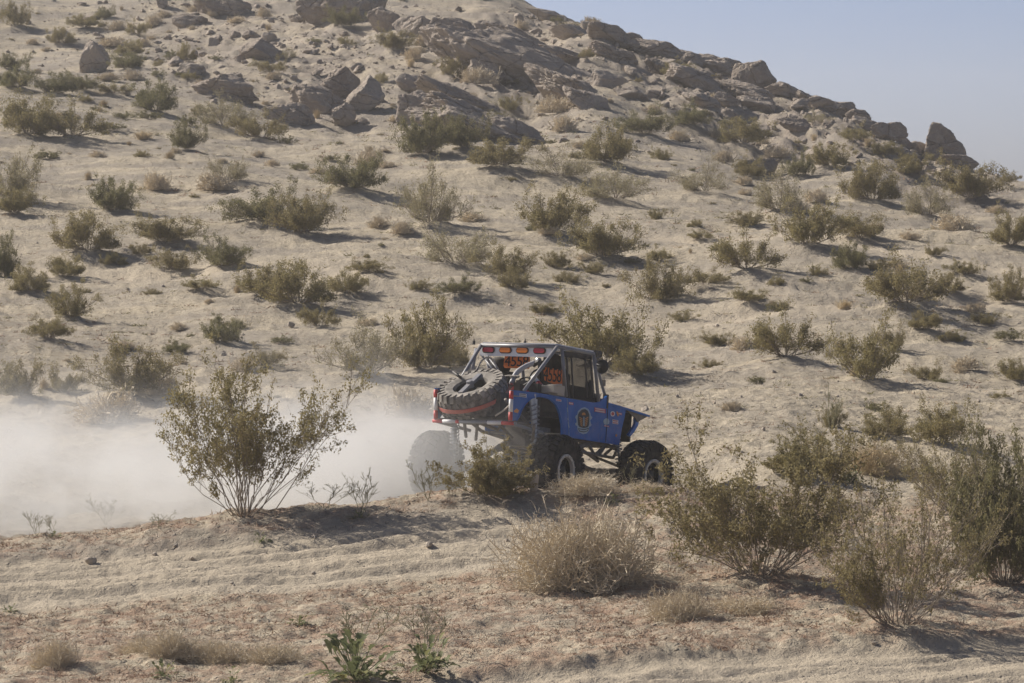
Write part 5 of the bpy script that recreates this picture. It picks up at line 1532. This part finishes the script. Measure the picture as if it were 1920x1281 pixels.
for k, a in enumerate(th):
    for dy, rr_ in ((-0.028, 0.513), (0.028, 0.513), (0.028, 0.521), (-0.028, 0.521)):
        sv.append((rr_ * math.cos(a), dy - 0.02, rr_ * math.sin(a)))
    if k:
        o = (k - 1) * 4
        for j in range(4): sf.append([o + j, o + (j + 1) % 4, o + 4 + (j + 1) % 4, o + 4 + j])
part('ratchet_strap', spare_xf(np.array(sv)), sf, 'strap', sp)
wr = g_join(g_box((0, 0.165, 0), (0.62, 0.045, 0.07)), g_lathe([(0.12, 0.0), (0.12, 0.05), (0.22, 0.045), (0.225, 0.0)], 12))
part('tie_down_bar', spare_xf(wr[0]), wr[1], 'tube', sp)
part('tail_cable', *g_tube([rear(600, 640, XR), rear(660, 600, XR), rear(694, 570, XR)], 0.012, 6, 4), 'pale', smooth=True)
part('grab_bar', *g_tube([rear(320, 345, -1.5), rear(368, 385, -1.6)], 0.02, 8), 'black', smooth=True)

# --- emblem and stickers on the door (right flank)
YS = -0.6335
def decal(name, pts, mat, lift=0.0, parent=None, label=None):
    P = [side(X, Y, YS) for X, Y in pts]
    return part(name, *g_prism(P, 1, YS - lift, YS - lift - 0.0012), mat, parent, label=label)
def ell(cx, cy, rx, ry, n=22, a0=0, a1=6.2832): return [(cx + rx * math.cos(a0 + (a1 - a0) * k / n), cy + ry * math.sin(a0 + (a1 - a0) * k / n)) for k in range(n)]
em = decal('door_emblem', [(1150, 610), (1172, 588), (1196, 582), (1220, 594), (1232, 620), (1236, 640), (1246, 648), (1240, 662), (1232, 668), (1236, 690), (1242, 700), (1232, 712), (1226, 712), (1224, 738), (1210, 756), (1186, 762), (1162, 752), (1148, 736), (1146, 708), (1134, 700), (1132, 690), (1142, 684), (1140, 662), (1132, 650), (1138, 636), (1146, 632)], 's_pale', label='pale blue outlined emblem of a striped winged figure on the door')
decal('emblem_field', [(1156, 618), (1176, 598), (1198, 594), (1216, 606), (1226, 632), (1226, 664), (1224, 700), (1216, 716), (1190, 722), (1160, 714), (1150, 698), (1148, 660), (1150, 634)], 's_dark', 0.0014, em)
decal('emblem_head', ell(1188, 630, 12, 13), 's_orange', 0.0028, em)
decal('emblem_brow', ell(1188, 640, 15, 6), 's_dark', 0.0040, em)
for k in range(5):
    for sgn in (-1, 1):
        x0, x1 = 1188 + sgn * 9, 1188 + sgn * (30 - k * 2); y0 = 652 + k * 12
        decal('emblem_stripe', [(x0, y0 + 5), (x1, y0 - 6), (x1, y0), (x0, y0 + 11)], 's_orange', 0.0028, em)
decal('emblem_blade', [(1185, 645), (1192, 646), (1193, 708), (1184, 706)], 's_pale', 0.0040, em)
decal('emblem_scroll', [(1150, 722), (1190, 728), (1224, 720), (1216, 742), (1188, 750), (1158, 744)], 's_dark', 0.0014, em)
decal('emblem_scroll', [(1156, 728), (1190, 735), (1218, 727), (1212, 738), (1188, 744), (1162, 739)], 's_pale', 0.0028, em)
def sticker(cx, cy, w, h, base, bar, lab=None, bars=1, sk_=0.16):
    q = lambda x, y: (cx + x, cy + y + sk_ * x)
    o = decal('sticker', [q(-w / 2, -h / 2), q(w / 2, -h / 2), q(w / 2, h / 2), q(-w / 2, h / 2)], base, 0, None, lab)
    n = max(3, int(w / 9))
    for b in range(bars):
        yy = (b - (bars - 1) / 2) * h / bars
        hb_ = h / bars * 0.30
        for k in range(n):
            xa = -w * 0.42 + k * w * 0.84 / n
            decal('sticker_mark', [q(xa, yy - hb_), q(xa + w * 0.6 / n, yy - hb_), q(xa + w * 0.6 / n, yy + hb_), q(xa, yy + hb_)], bar, 0.0014, o)
    return o
sticker(1298, 603, 74, 28, 'red', 'white', 'red and white sticker at the front of the door', 2)
sticker(1105, 557, 30, 16, 'red', 'white'); sticker(1022, 536, 36, 14, 'white', 'red'); sticker(785, 503, 46, 24, 'white', 's_dark', None, 2)
sticker(1400, 680, 38, 28, 'white', 'red', None, 2); sticker(1342, 708, 34, 9, 'red', 'white'); sticker(1432, 626, 24, 14, 'red', 'white')
decal('sticker', ell(1340, 678, 20, 22, 14), 's_pale'); decal('sticker', ell(1382, 626, 15, 18, 16), 'white'); decal('sticker', ell(1382, 626, 10, 12, 14), 'red', 0.0014)
decal('sticker', [(1406, 612), (1416, 610), (1424, 640), (1414, 642)], 's_orange'); decal('sticker', [(722, 606), (742, 590), (758, 604), (750, 622), (728, 616)], 's_orange'); decal('sticker', ell(1406, 770, 6, 9, 10), 's_orange')
for k, yy in enumerate((585, 600, 655, 680, 695, 705)):
    decal('scuff_mark', [(1076 + k * 2, yy), (1082 + k * 2, yy + 1), (1084 + k * 2, yy + 14), (1078 + k * 2, yy + 12)], 's_pale')

# ------------------------------------------------------------------ dust thrown up behind the buggy
t = NT('dust_volume'); t.t.nodes.remove(t.out); t.out = t.n('ShaderNodeOutputMaterial')
P = t.pos()
sx = t.n('ShaderNodeSeparateXYZ'); t.l(P, sx.inputs[0])
nz = t.noise(P, 0.42, 4, 0.55, 0.6); nz2 = t.noise(P, 1.05, 5, 0.6, 0.5)
hgt = t.math('ADD', sx.outputs[2], t.math('MULTIPLY', t.math('SUBTRACT', nz, 0.5), -4.2))
hgt = t.math('ADD', hgt, t.math('MULTIPLY', t.math('SUBTRACT', nz2, 0.5), -1.6))
vert = t.math('POWER', t.ramp(hgt, 2.4, -0.75, 0.0, 1.0), 2.4)
xr = t.math('ADD', sx.outputs[0], t.math('MULTIPLY', t.math('SUBTRACT', nz2, 0.5), 1.2))
fx = t.ramp(xr, 0.45, -1.3, 0.0, 1.0)
fl_ = t.ramp(sx.outputs[0], -19.5, -12, 0.0, 1.0)
fn = t.ramp(sx.outputs[1], 57.9, 58.5, 0.0, 1.0)
fb = t.ramp(sx.outputs[1], 73.5, 66.0, 0.0, 1.0)
dn_ = t.math('MULTIPLY', t.math('MULTIPLY', vert, fx), t.math('MULTIPLY', t.math('MULTIPLY', fl_, fn), fb))
dn_ = t.math('MULTIPLY', dn_, t.ramp(nz2, 0.36, 0.62, 0.25, 1.5))
for (cx_, cy_, cz_, rad_, amp_) in ((-1.7, 59.3, 0.45, 1.6, 1.6), (-0.35, 58.9, 0.7, 1.25, 0.30), (-3.4, 60.5, 0.5, 1.6, 0.45)):
    vd = t.n('ShaderNodeVectorMath', operation='DISTANCE'); t.l(P, vd.inputs[0]); vd.inputs[1].default_value = (cx_, cy_, cz_)
    pl_ = t.math('MULTIPLY', t.ramp(t.math('ADD', vd.outputs['Value'], t.math('MULTIPLY', t.math('SUBTRACT', nz2, 0.5), 1.4)), rad_, rad_ * 0.15, 0.0, 1.0), amp_)
    dn_ = t.math('ADD', dn_, t.math('MULTIPLY', pl_, fn))
DUST = 0.55
dn_ = t.math('MULTIPLY', dn_, DUST)
pv = t.n('ShaderNodeVolumePrincipled')
pv.inputs['Color'].default_value = (0.845, 0.848, 0.845, 1)
pv.inputs['Anisotropy'].default_value = 0.25
t.l(dn_, pv.inputs['Density'])
t.l(pv.outputs[0], t.out.inputs['Volume'])
V, Fq = g_box((-9.6, 66.0, 0.9), (20.2, 15.7, 3.8))
dust = link('dust_cloud', make_mesh('dust_cloud', V, Fq, [t.m]))
tag(dust, 'pale dust cloud rolling low behind the buggy', 'dust', kind='stuff')

# ------------------------------------------------------------------ thin air haze over the whole place
t = NT('haze_volume')
pv = t.n('ShaderNodeVolumePrincipled')
pv.inputs['Color'].default_value = (0.93, 0.93, 0.92, 1); pv.inputs['Density'].default_value = 0.00045; pv.inputs['Anisotropy'].default_value = 0.3
t.l(pv.outputs[0], t.out.inputs['Volume'])
V, Fq = g_box((0, 0, 5.0), (1640, 1640, 44))
HAZE = link('haze', make_mesh('haze', V, Fq, [t.m])); tag(HAZE, 'thin pale air haze', 'haze', kind='stuff')
